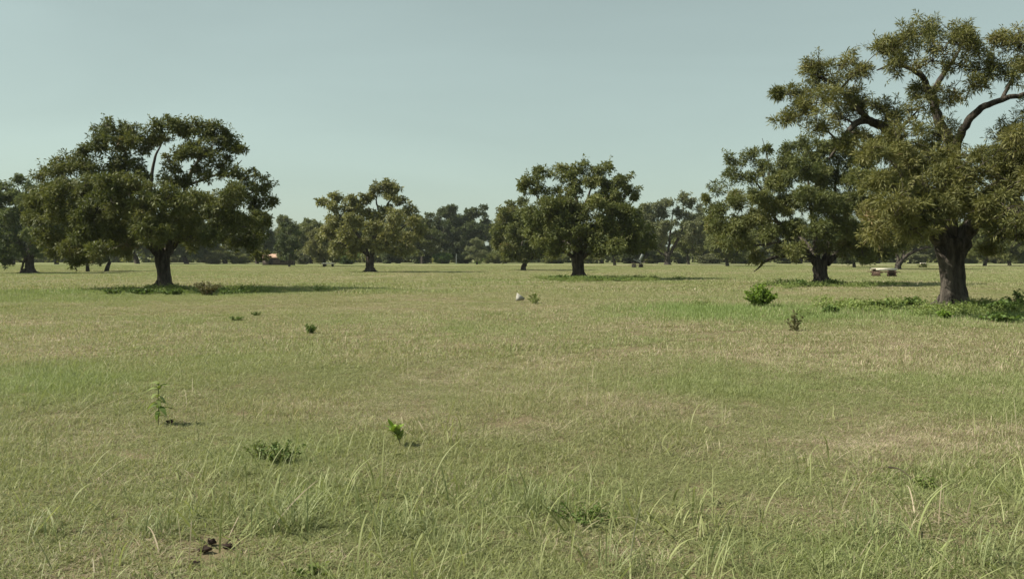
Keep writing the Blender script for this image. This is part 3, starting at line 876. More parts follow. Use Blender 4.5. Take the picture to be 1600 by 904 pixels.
oak('pale airy tree with a forked grey trunk right of the middle oak', 'trees of the far tree line', (1043, 413.5),
    [[(1045, 398, 0, .5), (1056, 380, 0, .4), (1066, 360, 0, .3), (1076, 340, 0, .12), (1085, 325, 0, .05)], [(1042, 399, 0, .45), (1034, 380, 0, .32), (1030, 355, 0, .2), (1028, 330, 0, .07)],
     [(1044, 398, .3, .4), (1048, 360, 2, .28), (1052, 325, 2, .08)], [(1040, 400, 0, .3), (1020, 385, -1, .2), (1008, 365, -1.5, .08)], [(1060, 372, 0, .25), (1085, 362, -1, .15), (1100, 352, -1, .05)]],
    [(1014, 326, 9, 1), (1030, 322, 9, 1), (1046, 316, 9, 1), (1062, 314, 10, 1), (1078, 318, 10, 1), (1090, 326, 8, -1), (1006, 338, 8, -1), (1022, 338, 10, 1), (1040, 336, 11, 1), (1058, 334, 10, 1), (1078, 338, 9, -1), (1016, 352, 10), (1034, 354, 11), (1054, 350, 9, -1),
     (1092, 346, 10), (1078, 356, 10), (1010, 366, 10), (1030, 372, 10), (1098, 362, 10), (1082, 374, 9), (1060, 368, 7, -1), (1016, 384, 8), (1096, 380, 9), (1032, 388, 6, -1)],
    OAK_PALE, M_BARK_FAR, [(1043, 413.5, 0, .75), (1043, 408, 0, .65), (1043, 402, 0, .65), (1044, 396, 0, .6)], 71,
    lean=-1, dens=19, per=12, L=0.5, W=0.24, depth=0.8, tuft=0.6, twigs=2, roots=0)
oak('fork trunked tree right behind the pale picnic table', 'trees of the far tree line', (1403, 421),
    [[(1404, 414, 0, .34), (1412, 403, 0, .3), (1430, 392, 0, .26), (1452, 386, 0, .2), (1478, 380, 0, .08)], [(1404, 413, 0, .3), (1402, 400, 0, .24), (1392, 380, 0, .16), (1384, 362, 0, .05)],
     [(1410, 405, 0, .25), (1415, 380, 1, .18), (1418, 350, 1, .06)], [(1406, 410, .3, .24), (1420, 385, 3, .15), (1450, 365, 3, .06)]],
    [(1388, 352, 12), (1410, 346, 12), (1434, 350, 13), (1460, 352, 13), (1378, 370, 12), (1400, 370, 12), (1428, 370, 12), (1456, 370, 12), (1372, 388, 10), (1394, 388, 10), (1416, 384, 8, 1), (1484, 366, 12), (1480, 385, 10), (1500, 378, 10)],
    OAK_OLIVE, M_BARK, [(1401, 421, 0, .42), (1403, 417, 0, .38), (1404, 413, 0, .38), (1408, 408, 0, .34)], 72,
    lean=0, dens=36, per=12, L=0.34, W=0.15, depth=0.85, tuft=0.38, twigs=2, roots=0)

# ---------- the far trees: a few kinds of crown, each tree an individual
def far_kind(seed, w=12.0, h=12.5, trunk_h=2.6, style='round', n=26, L=0.46, W=0.25, dens=22, per=8):
    rng = np.random.default_rng(seed)
    tk, lm = MB(), MB()
    lean = rng.normal(0, 0.35, 2)
    fork = np.array([lean[0], lean[1], trunk_h])
    tube(tk, smooth_path([[0, 0, -0.3], [lean[0] * .4, lean[1] * .4, trunk_h * .5], fork], 7), np.linspace(0.55, 0.36, 7) * w / 12, 9, 0.5, 0.06, rng)
    C = []
    for q in range(n):
        for _ in range(40):
            a = rng.uniform(0, 2 * math.pi); v = rng.random()
            if style == 'round':
                rr = w / 2 * 0.86 * math.sin(math.pi * (0.22 + 0.72 * v)) * rng.random() ** 0.35
            elif style == 'tall':
                rr = w / 2 * 0.8 * math.sin(math.pi * (0.15 + 0.75 * v)) ** 0.6 * rng.random() ** 0.4
            else:
                rr = w / 2 * 0.9 * (0.55 + 0.45 * math.sin(math.pi * v)) * rng.random() ** 0.4
            z = trunk_h * 0.75 + (h - trunk_h * 0.75 - 0.9) * v
            c = np.array([rr * math.cos(a), rr * math.sin(a), z])
            if all(np.linalg.norm(c - o) > w * 0.11 for o in C):
                break
        C.append(c)
    P = [fork]
    for c in sorted(C, key=lambda c: np.linalg.norm(c - fork)):
        s = P[int(np.argmin([np.linalg.norm(c - p) + 0.8 * max(0, p[2] - c[2]) for p in P]))]
        ln = np.linalg.norm(c - s)
        mid = (s + c) / 2 + rng.normal(0, 0.1 * ln, 3) + [0, 0, 0.1 * ln]
        tube(tk, smooth_path([s, mid, c], 5), np.linspace(min(0.22, 0.06 + 0.02 * ln), 0.04, 5) * w / 12, 5)
        P += [mid, c]
        fill_clump(lm, None, c, w * rng.uniform(0.10, 0.165), rng, dens, per, L, W, 0.75, 0.5, 0.0, 0)
    a = tk.mesh('trunk', True); b = lm.mesh('crown')
    for m in (a, b): m.materials.append(None)
    return a, b

KIND = {
    'round1': far_kind(101), 'round2': far_kind(102, 13, 12, 2.2, 'round', 28), 'round3': far_kind(103, 11, 13, 2.6, 'round', 26),
    'tall1': far_kind(104, 9.5, 15, 3.0, 'tall', 28), 'tall2': far_kind(105, 10.5, 14.5, 2.4, 'tall', 30),
    'wide1': far_kind(106, 15, 11.5, 2.0, 'wide', 32), 'airy': far_kind(107, 14, 14.5, 3.4, 'round', 24, 0.34, 0.15, 20, 9),
    'shrub1': far_kind(108, 6, 5.0, 0.3, 'round', 14, 0.34, 0.2, 42, 10), 'shrub2': far_kind(109, 7, 4.2, 0.2, 'wide', 14, 0.34, 0.2, 42, 10)}
NOM = {'round1': (12, 12.5), 'round2': (13, 12), 'round3': (11, 13), 'tall1': (9.5, 15), 'tall2': (10.5, 14.5), 'wide1': (15, 11.5), 'airy': (14, 14.5), 'shrub1': (6, 5), 'shrub2': (7, 4.2)}

def far_tree(px, py, top, width, kind, mat, label, group, name='oak_tree', bark=M_BARK, cat='tree', turn=None):
    """px, py: foot in the photograph; top: row of the crown's top; width: crown width in photograph pixels"""
    d = dist(py)
    B = foot(px, py)
    w0, h0 = NOM[kind]
    sz = (py - top) / F * d / h0
    sx = width / F * d / w0
    root = thing(name, label, cat, B, group)
    root.rotation_euler = (0, 0, random.Random(px * 7 + top).uniform(0, 6.28) if turn is None else turn)
    root.scale = (sx, sx, sz)
    a, b = KIND[kind]
    obj('trunk' if cat == 'tree' else 'stem', a, bark, root)
    obj('crown' if cat == 'tree' else 'foliage', b, mat, root)
    return root

G_FAR = 'trees of the far tree line'
G_SH = 'shrubs at the foot of the far trees'
# px, foot row, top row, crown width, kind, leaves, label
FAR = [
    (137, 424.5, 352, 70, 'round2', OAK_OLIVE, 'thin trunked far tree half hidden under the left oak, nearer the frame edge'),
    (166, 424, 348, 84, 'round1', OAK_OLIVE, 'thick footed far tree half hidden under the left oak, right of the thin one'),
    (20, 413, 318, 90, 'tall2', OAK_DARK, 'far tree behind the dark two stemmed oak at the left edge'),
    (88, 412.5, 330, 80, 'round2', OAK_DARK, 'far tree filling the gap between the edge oak and the left oak'),
    (215, 412, 335, 95, 'round1', OAK_DARK, 'far tree behind the trunk of the left oak, on its left side'),
    (292, 412.5, 340, 90, 'round2', OAK_DARK, 'far tree seen under the left oak just right of its trunk'),
    (352, 411.5, 338, 90, 'tall2', OAK_OLIVE, 'far tree behind the right half of the left oak crown'),
    (402, 412, 342, 70, 'round1', OAK_DARK, 'dark far tree at the right tip of the left oak crown'),
    (452, 417, 346, 44, 'tall1', OAK_DARK, 'dark trunked tree standing beside the low shed'),
    (446, 411, 338, 66, 'round1', OAK_OLIVE, 'far tree rising behind the low shed'),
    (486, 411.5, 342, 70, 'round2', OAK_OLIVE, 'far tree above the dark picnic table, right of the shed'),
    (508, 416, 356, 62, 'wide1', OAK_DRY, 'brownish tree leaning over the dark picnic table'),
    (545, 411, 345, 80, 'round1', OAK_OLIVE, 'far tree behind the left half of the yellowish oak'),
    (622, 411.5, 338, 84, 'round3', OAK_OLIVE, 'far tree behind the right half of the yellowish oak'),
    (660, 412, 330, 62, 'tall1', OAK_OLIVE, 'olive far tree directly right of the yellowish oak'),
    (700, 411.5, 319, 56, 'tall2', OAK_DARK, 'dark tall far tree, left of the pair of dark tree tops'),
    (744, 411.5, 318, 58, 'tall1', OAK_DARK, 'dark tall far tree, right of the pair of dark tree tops'),
    (722, 411, 335, 70, 'round2', OAK_DARK, 'far tree filling in between the two dark tall tree tops'),
    (745, 413, 372, 40, 'airy', OAK_PALE, 'small pale grey green tree in front of the dark pair'),
    (790, 411, 340, 70, 'round1', OAK_OLIVE, 'far tree behind the small leaning oak'),
    (862, 411.5, 345, 80, 'round2', OAK_DARK, 'far tree seen under the middle oak, left of its trunk'),
    (940, 411.5, 345, 84, 'round3', OAK_DARK, 'far tree seen under the middle oak, right of its trunk'),
    (961, 415, 352, 60, 'round1', OAK_DARK, 'dark thin trunked tree behind the right half of the middle oak'),
    (1008, 412, 338, 70, 'round2', OAK_DARK, 'dark far tree at the right tip of the middle oak crown'),
    (1076, 412.8, 345, 58, 'round1', OAK_OLIVE, 'low olive tree right of the pale airy tree'),
    (1100, 411.5, 330, 76, 'tall2', OAK_OLIVE, 'far tree between the pale airy tree and the spreading oak'),
    (1137, 416, 350, 70, 'round2', OAK_OLIVE, 'thin trunked tree behind the left tip of the spreading oak'),
    (1180, 411.5, 342, 90, 'round1', OAK_OLIVE, 'far tree behind the left half of the spreading oak'),
    (1250, 411.5, 340, 90, 'round3', OAK_DARK, 'far tree directly behind the trunk of the spreading oak'),
    (1318, 411.5, 342, 90, 'round2', OAK_OLIVE, 'far tree behind the right half of the spreading oak'),
    (1335, 418, 356, 64, 'wide1', OAK_DARK, 'short dark tree right of the spreading oak trunk'),
    (1372, 411.5, 345, 80, 'round1', OAK_OLIVE, 'far tree in the tree line behind the pale picnic table'),
    (1442, 411.2, 345, 90, 'round2', OAK_OLIVE, 'far tree directly left of the largest oak trunk'),
    (1506, 411.2, 348, 80, 'round3', OAK_OLIVE, 'far tree directly right of the largest oak trunk'),
    (1538, 415.5, 358, 70, 'round1', OAK_OLIVE, 'dark trunked tree under the largest oak, left of two near the right edge'),
    (1578, 415, 352, 66, 'round2', OAK_OLIVE, 'dark trunked tree under the largest oak, right of two near the right edge'),
    (1560, 411, 342, 90, 'tall2', OAK_OLIVE, 'far tree rising behind the two dark trunks at the right edge'),
    (1620, 411.5, 345, 90, 'round1', OAK_OLIVE, 'far tree cut by the right edge of the picture'),
]
for (px, py, top, w, kd, mt, lb) in FAR:
    far_tree(px, py, top, w, kd, mt, lb, G_FAR, bark=M_BARK_FAR if 'pale' in lb else M_BARK)
SHRUBS = [
    (262, 412.6, 396, 40, 'shrub1', OAK_PALE, 'pale shrub seen just right of the left oak trunk'),
    (330, 412.4, 392, 44, 'shrub2', OAK_DRY, 'shrub under the right side of the left oak'),
    (370, 412.4, 390, 40, 'shrub1', OAK_OLIVE, 'olive shrub left of the low shed'),
    (476, 412.6, 386, 40, 'shrub1', OAK_PALE, 'pale shrub between the shed and the dark picnic table'),
    (538, 412.6, 388, 44, 'shrub2', WEED_GREEN, 'light green shrub right of the dark picnic table'),
    (610, 411.6, 392, 40, 'shrub2', OAK_DARK, 'dark shrub right of the yellowish oak trunk'),
    (655, 411.8, 388, 44, 'shrub1', OAK_DARK, 'dark shrub left of the thin pale post'),
    (690, 412, 393, 34, 'shrub2', WEED_GREEN, 'light green shrub touching the thin pale post from the left'),
    (726, 411.8, 392, 36, 'shrub1', OAK_DARK, 'dark shrub right of the thin pale post'),
    (749, 412.2, 400, 16, 'shrub1', BUSH_BRIGHT, 'small bright green shrub under the small pale tree'),
    (772, 411.8, 392, 36, 'shrub2', OAK_OLIVE, 'olive shrub left of the small leaning oak'),
    (866, 411.8, 394, 50, 'shrub2', OAK_OLIVE, 'shrub behind the middle oak, left of its trunk'),
    (925, 411.8, 394, 50, 'shrub1', OAK_OLIVE, 'shrub behind the middle oak, right of its trunk'),
    (985, 411.8, 394, 44, 'shrub2', OAK_DARK, 'dark shrub behind the table with the tilted board'),
    (1022, 412, 396, 40, 'shrub1', OAK_OLIVE, 'shrub left of the pale airy tree trunk'),
    (1062, 411.8, 392, 36, 'shrub2', OAK_PALE, 'pale shrub right of the pale airy tree trunk'),
    (1110, 411.8, 394, 50, 'shrub1', OAK_PALE, 'pale shrub left of the spreading oak'),
    (1160, 411.8, 392, 50, 'shrub2', OAK_OLIVE, 'shrub under the left limbs of the spreading oak'),
    (1222, 411.8, 394, 50, 'shrub1', OAK_OLIVE, 'shrub behind the spreading oak, left of its trunk'),
    (1310, 411.8, 394, 50, 'shrub2', OAK_PALE, 'pale shrub behind the spreading oak, right of its trunk'),
    (1425, 411.8, 390, 50, 'shrub1', OAK_PALE, 'pale shrub between the pale picnic table and the largest oak'),
    (1515, 411.8, 392, 46, 'shrub2', OAK_OLIVE, 'shrub right of the largest oak trunk'),
    (1558, 411.8, 390, 40, 'shrub1', OAK_DRY, 'dry shrub between the two dark trunks at the right edge'),
    (1598, 411.8, 390, 44, 'shrub2', OAK_OLIVE, 'shrub cut by the right edge under the largest oak'),
]
for (px, py, top, w, kd, mt, lb) in SHRUBS:
    far_tree(px, py, top, w, kd, mt, lb, G_SH, 'far_shrub', M_BARK, 'shrub')

# the wood behind the tree line: one dark mass, nobody could count its crowns
rw = np.random.default_rng(77)
wm = MB()
for q in range(330):
    x = rw.uniform(-215, 215); y = rw.uniform(292, 318)
    hmax = 10.5 + 6.0 * vnoise(np.array([x * 0.06]), np.array([3.0]))[0]
    z = rw.uniform(0.6, hmax)
    fill_clump(wm, None, np.array([x, y, z]), rw.uniform(2.0, 3.4), rw, 1.6, 7, 1.15, 0.7, 0.85, 1.0, 0.0, 0)
for q in range(250):
    x = rw.uniform(-195, 195); y = rw.uniform(286, 292)
    fill_clump(wm, None, np.array([x, y, rw.uniform(0.3, 2.6)]), rw.uniform(1.5, 2.6), rw, 1.6, 6, 1.15, 0.75, 0.85, 1.0, 0.0, 0)
tag(obj('distant_wood', wm.mesh('distant_wood'), OAK_OLIVE), 'dense wood closing the view behind the far trees', 'wood', kind='stuff')

# ------------------------------------------------------------------ weeds and bushes
def weed(name, label, cat, px, py, h, w, mat, seed, stems=9, L=0.07, W=0.035, per_stem=40, group=None, upright=0.5):
    rng = np.random.default_rng(seed)
    B = foot(px, py)
    root = thing(name, label, cat, B, group)
    sm, lm = MB(), MB()
    for q in range(stems):
        a = rng.uniform(0, 2 * math.pi); k = rng.random() ** 0.7
        tip = np.array([math.cos(a) * w / 2 * k, math.sin(a) * w / 2 * k, h * rng.uniform(0.55, 1.0) * (1 - 0.35 * k * k)])
        b0 = np.array([tip[0] * 0.3, tip[1] * 0.3, -0.02])
        mid = (b0 + tip) / 2 * [0.8, 0.8, 1.1]
        S = smooth_path([b0, mid, tip], 8)
        tube(sm, S, np.linspace(0.006, 0.0025, 8) * max(1, h * 1.6), 5)
        u = rng.random(per_stem) ** 0.7 * 7
        i0 = np.minimum(u.astype(int), 6)
        p = S[i0] + (S[i0 + 1] - S[i0]) * (u - i0)[:, None]
        dd = unit(rng.normal(size=(per_stem, 3)) * [1, 1, 0.5] + [0, 0, upright])
        sc = rng.uniform(0.6, 1.3, per_stem)
        tt = np.clip(rng.normal(0.45, 0.2, per_stem), 0, 1)
        leaf_faces(lm, p, dd, L * sc, W * sc, rng, tt, 0.25)
    obj('stem', sm.mesh('stem', True), M_STEM, root)
    obj('foliage', lm.mesh('foliage'), mat, root)
    return root

weed('green_bush', 'bright green round bush standing in the field left of the largest oak', 'bush', 1188, 482, .80, 1.15, BUSH_BRIGHT, 1, 60, .09, .042, 60)
weed('low_weed', 'low dark weed at the far left of the left oak shadow', 'weed', 176, 459, .30, 1.1, WEED_GREEN, 2, 16, .11, .06, 40)
weed('low_weed', 'low dark weed just left of the left oak trunk', 'weed', 222, 460, .28, 1.6, WEED_GREEN, 3, 22, .11, .06, 40)
weed('low_weed', 'low green weed at the front foot of the left oak trunk', 'weed', 270, 460, .30, 1.3, WEED_GREEN, 4, 20, .11, .06, 40)
weed('brown_shrub', 'brownish twiggy shrub right of the left oak trunk', 'shrub', 323, 460, .68, 1.9, WEED_BROWN, 5, 34, .10, .05, 36)
weed('low_weed', 'low weed right of the brownish twiggy shrub', 'weed', 366, 459, .24, 1.6, WEED_GREEN, 6, 22, .11, .06, 40)
weed('low_weed', 'low dark weed left of the middle oak trunk', 'weed', 876, 439, .38, 2.0, WEED_GREEN, 7, 24, .16, .09, 36)
weed('low_weed', 'low dark weed right of the middle oak trunk', 'weed', 928, 440, .36, 2.0, WEED_GREEN, 8, 24, .16, .09, 36)
weed('low_weed', 'low weed in the shadow well right of the middle oak', 'weed', 968, 440, .24, 2.2, WEED_GREEN, 9, 22, .16, .09, 36)
weed('low_weed', 'low weed left of the spreading oak trunk', 'weed', 1246, 448, .42, 2.0, WEED_GREEN, 10, 28, .14, .07, 36)
weed('low_weed', 'low weed at the right foot of the spreading oak trunk', 'weed', 1300, 447, .46, .9, WEED_GREEN, 11, 16, .14, .07, 36)
weed('low_weed', 'leafy weed left of the largest oak trunk, farthest from it of three', 'weed', 1368, 484, .30, .6, WEED_GREEN, 12, 14, .09, .05, 36)
weed('low_weed', 'leafy weed left of the largest oak trunk, middle of three', 'weed', 1396, 485, .36, .8, WEED_GREEN, 13, 18, .09, .05, 36)
weed('low_weed', 'leafy weed left of the largest oak trunk, nearest to it of three', 'weed', 1428, 482, .44, .8, WEED_GREEN, 14, 18, .10, .055, 36)
weed('low_weed', 'bright weed right in front of the largest oak trunk', 'weed', 1476, 500, .30, .5, BUSH_BRIGHT, 15, 12, .10, .05, 30)
weed('low_weed', 'leafy weed right of the largest oak trunk', 'weed', 1560, 490, .44, 1.3, WEED_GREEN, 16, 26, .12, .06, 40)
weed('low_weed', 'tall upright weed in the shadow at the right edge', 'weed', 1588, 488, .72, .7, WEED_GREEN, 17, 10, .12, .06, 40)
weed('low_weed', 'low broad leafed weed patch at the front of the right shadow', 'weed', 1562, 504, .24, 1.1, WEED_GREEN, 18, 22, .12, .07, 30)
weed('twiggy_weed', 'brownish twiggy weed in front right of the bright green bush', 'weed', 1242, 518, .48, .45, WEED_BROWN, 19, 12, .06, .03, 30)
weed('low_weed', 'small green weed right of the bright green bush', 'weed', 1300, 492, .24, .8, WEED_GREEN, 20, 16, .09, .05, 36)
weed('field_weed', 'small green weed right beside the white sheet', 'weed', 836, 475, .40, .70, WEED_LIGHT, 21, 14, .08, .032, 22)
weed('field_weed', 'lone dark weed in the field below the left oak shadow', 'weed', 484, 521, .24, .34, WEED_GREEN, 22, 12, .05, .025, 40)
weed('field_weed', 'small dark weed tuft lower left of two below the left oak shadow', 'weed', 368, 499, .14, .5, WEED_GREEN, 41, 14, .05, .025, 24)
weed('field_weed', 'small dark weed tuft upper right of two below the left oak shadow', 'weed', 400, 493, .13, .4, WEED_GREEN, 42, 12, .05, .025, 24)
weed('leafy_weed', 'dark leafy weed patch in the lit grass at the lower left', 'weed', 436, 722, .20, .42, WEED_GREEN, 23, 22, .030, .015, 22)
weed('leafy_weed', 'yellow green leafy weed left of the dark leafy weed patch', 'weed', 404, 718, .15, .36, WEED_LIGHT, 24, 16, .03, .013, 20)
weed('leafy_weed', 'dark leafy weed among the long blades in the bottom middle', 'weed', 905, 806, .12, .55, WEED_GREEN, 25, 22, .03, .014, 20)
weed('leafy_weed', 'low green weed at the bottom edge right of the dark clods', 'weed', 486, 898, .07, .26, WEED_LIGHT, 26, 12, .03, .015, 14)
weed('leafy_weed', 'small dark weed beside the thin dark stick at lower right', 'weed', 1440, 762, .08, .30, WEED_LIGHT, 27, 12, .03, .014, 18)

def big_leaf(L, W, droop=0.25, cup=0.15):
    """a pointed leaf with a midrib, along +X"""
    mb = MB()
    n = 6
    V, Fc = [], []
    for k in range(n + 1):
        u = k / n
        w = W / 2 * math.sin(math.pi * min(1, u ** 0.8 * 0.97 + 0.02))
        x = L * u; z = -droop * L * u * u
        V += [(x, -w, z + cup * w), (x, 0, z), (x, w, z + cup * w)]
    for k in range(n):
        a = 3 * k
        Fc += [(a, a + 1, a + 4, a + 3), (a + 1, a + 2, a + 5, a + 4)]
    mb.add(V, Fc, 0.6)
    m = mb.mesh('leaf', True)
    m.materials.append(None)
    return m

# tall single stalk
B = foot(247, 662)
st = thing('stalk_weed', 'tall single stalk weed with drooping leaves at the left', 'weed', B)
sm = MB()
tube(sm, smooth_path([[0, 0, -.02], [.006, 0, .15], [.0, .0, .30], [.012, 0, .44]], 9), np.linspace(.006, .003, 9), 6)
obj('stem', sm.mesh('stem', True), M_STEM, st)
lf = big_leaf(.14, .055, .5)
rr = random.Random(4)
for q in range(26):
    z = .10 + .34 * (q / 25) ** 0.8
    a = q * 2.4 + rr.uniform(-.3, .3)
    o = obj('leaf', lf, WEED_LIGHT if q > 7 else WEED_GREEN, st, (0.006, 0, z))
    o.rotation_euler = (rr.uniform(-.4, .4), rr.uniform(-.5, .35) - (0.5 if q > 15 else 0), a)
    s = rr.uniform(.7, 1.15) * (0.75 if q > 15 else 1)
    o.scale = (s, s, s)
# small bright sprout
B = foot(628, 696)
st = thing('bright_sprout', 'small bright green leafy sprout in the middle of the near grass', 'weed', B)
sm = MB()
tube(sm, smooth_path([[0, 0, -.02], [-.03, 0, .06], [-.085, 0, .17]], 7), np.linspace(.005, .003, 7), 6)
obj('stem', sm.mesh('stem', True), M_STEM, st)
lf2 = big_leaf(.115, .05, .1)
for q in range(22):
    u = .3 + .7 * (q / 21)
    o = obj('leaf', lf2, BUSH_BRIGHT if q > 13 else WEED_LIGHT, st, (-.085 * u ** 1.3, 0, .17 * u))
    o.rotation_euler = (rr.uniform(-.4, .4), rr.uniform(-1.1, -.2), q * 2.4)
    s = rr.uniform(.6, 1.1); o.scale = (s, s, s)

# ------------------------------------------------------------------ distinct tufts and long blades in the foreground
def blades(mb, n, w, h, wd, rng, spread, curl=0.9, seg=7, tint=(0.2, 0.9), bias=(0, 0)):
    for q in range(n):
        az = rng.uniform(0, 2 * math.pi)
        b = np.array([rng.normal(0, w / 4), rng.normal(0, w / 4), -0.01])
        D = np.array([math.cos(az) + bias[0], math.sin(az) + bias[1], 0]); S = unit(np.array([-D[1], D[0], 0.3 * rng.normal()]))
        H = h * rng.uniform(0.5, 1.15); ln = abs(rng.normal(0, spread)) + 0.05; cu = rng.uniform(0.2, 1.0) * curl
        P = [b]
        for s in range(seg):
            a = min(1.9, ln + cu * (s / seg) ** 1.6 * 1.6)
            P.append(P[-1] + (D * math.sin(a) + np.array([0, 0, math.cos(a)])) * H / seg)
        P = np.array(P); P[:, 2] = np.maximum(P[:, 2], -0.01)
        ww = wd * rng.uniform(0.6, 1.3) * np.sin(np.pi * (0.18 + 0.80 * np.linspace(0, 1, seg + 1))) ** 0.7 / 2
        V = np.concatenate([P - S * ww[:, None], P + S * ww[:, None]])
        k = np.arange(seg)
        mb.add(V, np.stack([k, k + 1, k + seg + 2, k + seg + 1], 1), rng.uniform(*tint))

M_TUFT = blade_material('tuft_blades', (0.17, 0.21, 0.075), (0.32, 0.35, 0.17))
M_LONG = blade_material('long_blades', (0.19, 0.24, 0.085), (0.32, 0.36, 0.17))
M_PALE = blade_material('pale_blades', (0.32, 0.32, 0.19), (0.44, 0.41, 0.27))
TUFTS = [
    (452, 822, .34, .36, 150, 'dense upright grass tuft right of the dark clods'),
    (236, 838, .24, .26, 90, 'grass tuft directly left of the dark clods'),
    (72, 846, .20, .26, 60, 'grass tuft near the left edge by the bottom corner'),
    (835, 792, .30, .34, 120, 'dark rooted grass tuft left of the dark leafy weed in the bottom middle'),
    (1372, 842, .30, .26, 60, 'grass tuft left of the arching broad blade at lower right'),
    (985, 893, .32, .30, 70, 'grass tuft with long blades at the bottom edge, right of the middle'),
    (1545, 886, .30, .26, 70, 'grass tuft at the lower right corner'),
    (700, 850, .26, .30, 70, 'grass tuft in the bottom middle, left of the dark leafy weed'),
    (1150, 884, .26, .26, 60, 'grass tuft at the bottom edge left of the broad pale blade'),
    (620, 830, .28, .34, 80, 'loose grass tuft between the dense tuft and the bottom middle'),
]
for q, (px, py, h, w, n, lb) in enumerate(TUFTS):
    rng = np.random.default_rng(300 + q)
    mb = MB()
    blades(mb, n, w * 1.25, h, .0050, rng, .62, 1.4)
    o = obj('grass_tuft', mb.mesh('grass_tuft'), M_TUFT, None, foot(px, py))
    tag(o, lb, 'grass tuft', 'grass tufts in the foreground')
LONG = [  # start pixel, end pixel, arch height (m), width (m), material, label
    ((1190, 866), (1268, 898), .10, .016, M_LONG, 'broad pale grass blade bent over at the bottom edge'),
    ((1378, 846), (1452, 893), .13, .014, M_LONG, 'arching broad grass blade at lower right'),
    ((1090, 790), (1170, 757), .10, .010, M_LONG, 'grass blade arching right above the long tufts'),
    ((805, 792), (972, 777), .12, .008, M_LONG, 'long nearly level grass blade across the bottom middle'),
    ((440, 806), (545, 795), .10, .007, M_PALE, 'long straw coloured stem lying right over the dense tuft'),
    ((982, 895), (1002, 800), .05, .008, M_PALE, 'upright pale bent stem in the bottom middle'),
    ((330, 690), (372, 694), .06, .008, M_PALE, 'pale curved blade left of the leafy weeds'),
    ((1110, 880), (1150, 902), .14, .016, M_LONG, 'broad folded grass blade at the bottom edge left of the bent one'),
]
for (a, b, arch, wd, mt, lb) in LONG:
    A = foot(*a); Bp = foot(*b)
    if lb.startswith('upright'):
        Bp = at(b[0], b[1], A[1] + .05)
    n = 12
    u = np.linspace(0, 1, n)[:, None]
    P = A * (1 - u) + Bp * u
    P[:, 2] += (np.sin(np.pi * u[:, 0] ** 0.8) * arch) + 0.03 * u[:, 0] + 0.02
    T = unit(np.gradient(P, axis=0))
    S = unit(np.cross(T, np.array([0.15, 0.6, 0.8])))
    ww = wd / 2 * np.sin(np.pi * (0.15 + 0.83 * u[:, 0])) ** 0.6
    up = np.cross(S, T) * (wd * 0.16)
    V = np.concatenate([P - S * ww[:, None] + up, P, P + S * ww[:, None] + up]) - A
    k = np.arange(n - 1)
    mb = MB()
    mb.add(V, np.concatenate([np.stack([k, k + 1, k + n + 1, k + n], 1), np.stack([k + n, k + n + 1, k + 2 * n + 1, k + 2 * n], 1)]), 0.6)
    tag(obj('bent_blade', mb.mesh('grass_blade', True), mt, None, A), lb, 'grass blade', 'single long blades in the foreground')

# ------------------------------------------------------------------ small things on the ground
def lump(r, seed, sq=(1, 1, 0.7)):
    rng = np.random.default_rng(seed)
    mb = MB()
    nu, nv = 12, 8
    V = []
    ph = rng.uniform(0, 6, 6)
    for j in range(nv + 1):
        for i in range(nu):
            a = i / nu * 2 * math.pi; b = -math.pi / 2 + j / nv * math.pi
            k = 1 + .24 * math.sin(3 * a + ph[0] + 2 * b) + .12 * math.sin(5 * a + ph[1]) * math.cos(b) + .12 * math.sin(4 * b + ph[2]) + rng.uniform(-.12, .12)
            V.append((r * sq[0] * k * math.cos(a) * math.cos(b), r * sq[1] * k * math.sin(a) * math.cos(b), r * sq[2] * (k * math.sin(b) + .8)))
    Fc = [(j * nu + i, j * nu + (i + 1) % nu, (j + 1) * nu + (i + 1) % nu, (j + 1) * nu + i) for j in range(nv) for i in range(nu)]
    mb.add(V, Fc)
    return mb.mesh('clod', True)
M_CLOD = plain_material('dark_clod', (0.018, 0.012, 0.010), (0.055, 0.036, 0.028), 30, .95)
CLODS = [(320, 866, .030, (1.2, .9, .5), 'dark clod on the bare spot at lower left, left one of the close pair'),
         (331, 854, .026, (1.0, .8, .6), 'dark clod on the bare spot at lower left, right one of the close pair'),
         (356, 858, .022, (1.3, 1, .6), 'low brown clod just right of the close dark pair'),
         (266, 660, .030, (1.2, 1, .55), 'small black clod at the foot of the tall stalk weed'),
         (305, 884, .018, (1.3, 1, .5), 'small flat dark clod below the close dark pair')]
for q, (px, py, r, sq, lb) in enumerate(CLODS):
    o = obj('dirt_clod', lump(r, 60 + q, sq), M_CLOD, None, foot(px, py) + [0, 0, .012 if r > .025 else .004])
    tag(o, lb, 'clod', 'dark clods in the grass')
# thin dark stick
mb = MB()
A = foot(1388, 745); Bp = foot(1424, 757)
tube(mb, smooth_path([A * 0 + [0, 0, .08], (Bp - A) * .5 + [0, 0, .09], Bp - A + [0, 0, .05]], 8), np.linspace(.007, .003, 8), 6)
tag(obj('dry_stick', mb.mesh('dry_stick', True), M_TWIG, None, A), 'thin dark stick lying in the grass at lower right', 'stick')
# white folded sheet
M_WHITE = plain_material('white_sheet', (0.27, 0.262, 0.225), (0.38, 0.365, 0.32), 6, .85)
B = foot(812, 473)
mb = MB()
pr = np.array([(-.15, -.05, 0), (.20, .06, .10), (-.10, .10, .30), (-.14, 0, .12), (.02, -.04, .11), (.16, .14, .02)])
Fc = [(0, 4, 3), (3, 4, 2), (4, 1, 2), (0, 5, 4), (4, 5, 1)]
mb.add(pr, Fc)
me = mb.mesh('white_sheet')
o = obj('white_sheet', me, M_WHITE, None, B + [0, 0, .06])
sd = o.modifiers.new('thickness', 'SOLIDIFY'); sd.thickness = .012
tag(o, 'white folded sheet lying in the open field', 'sheet')

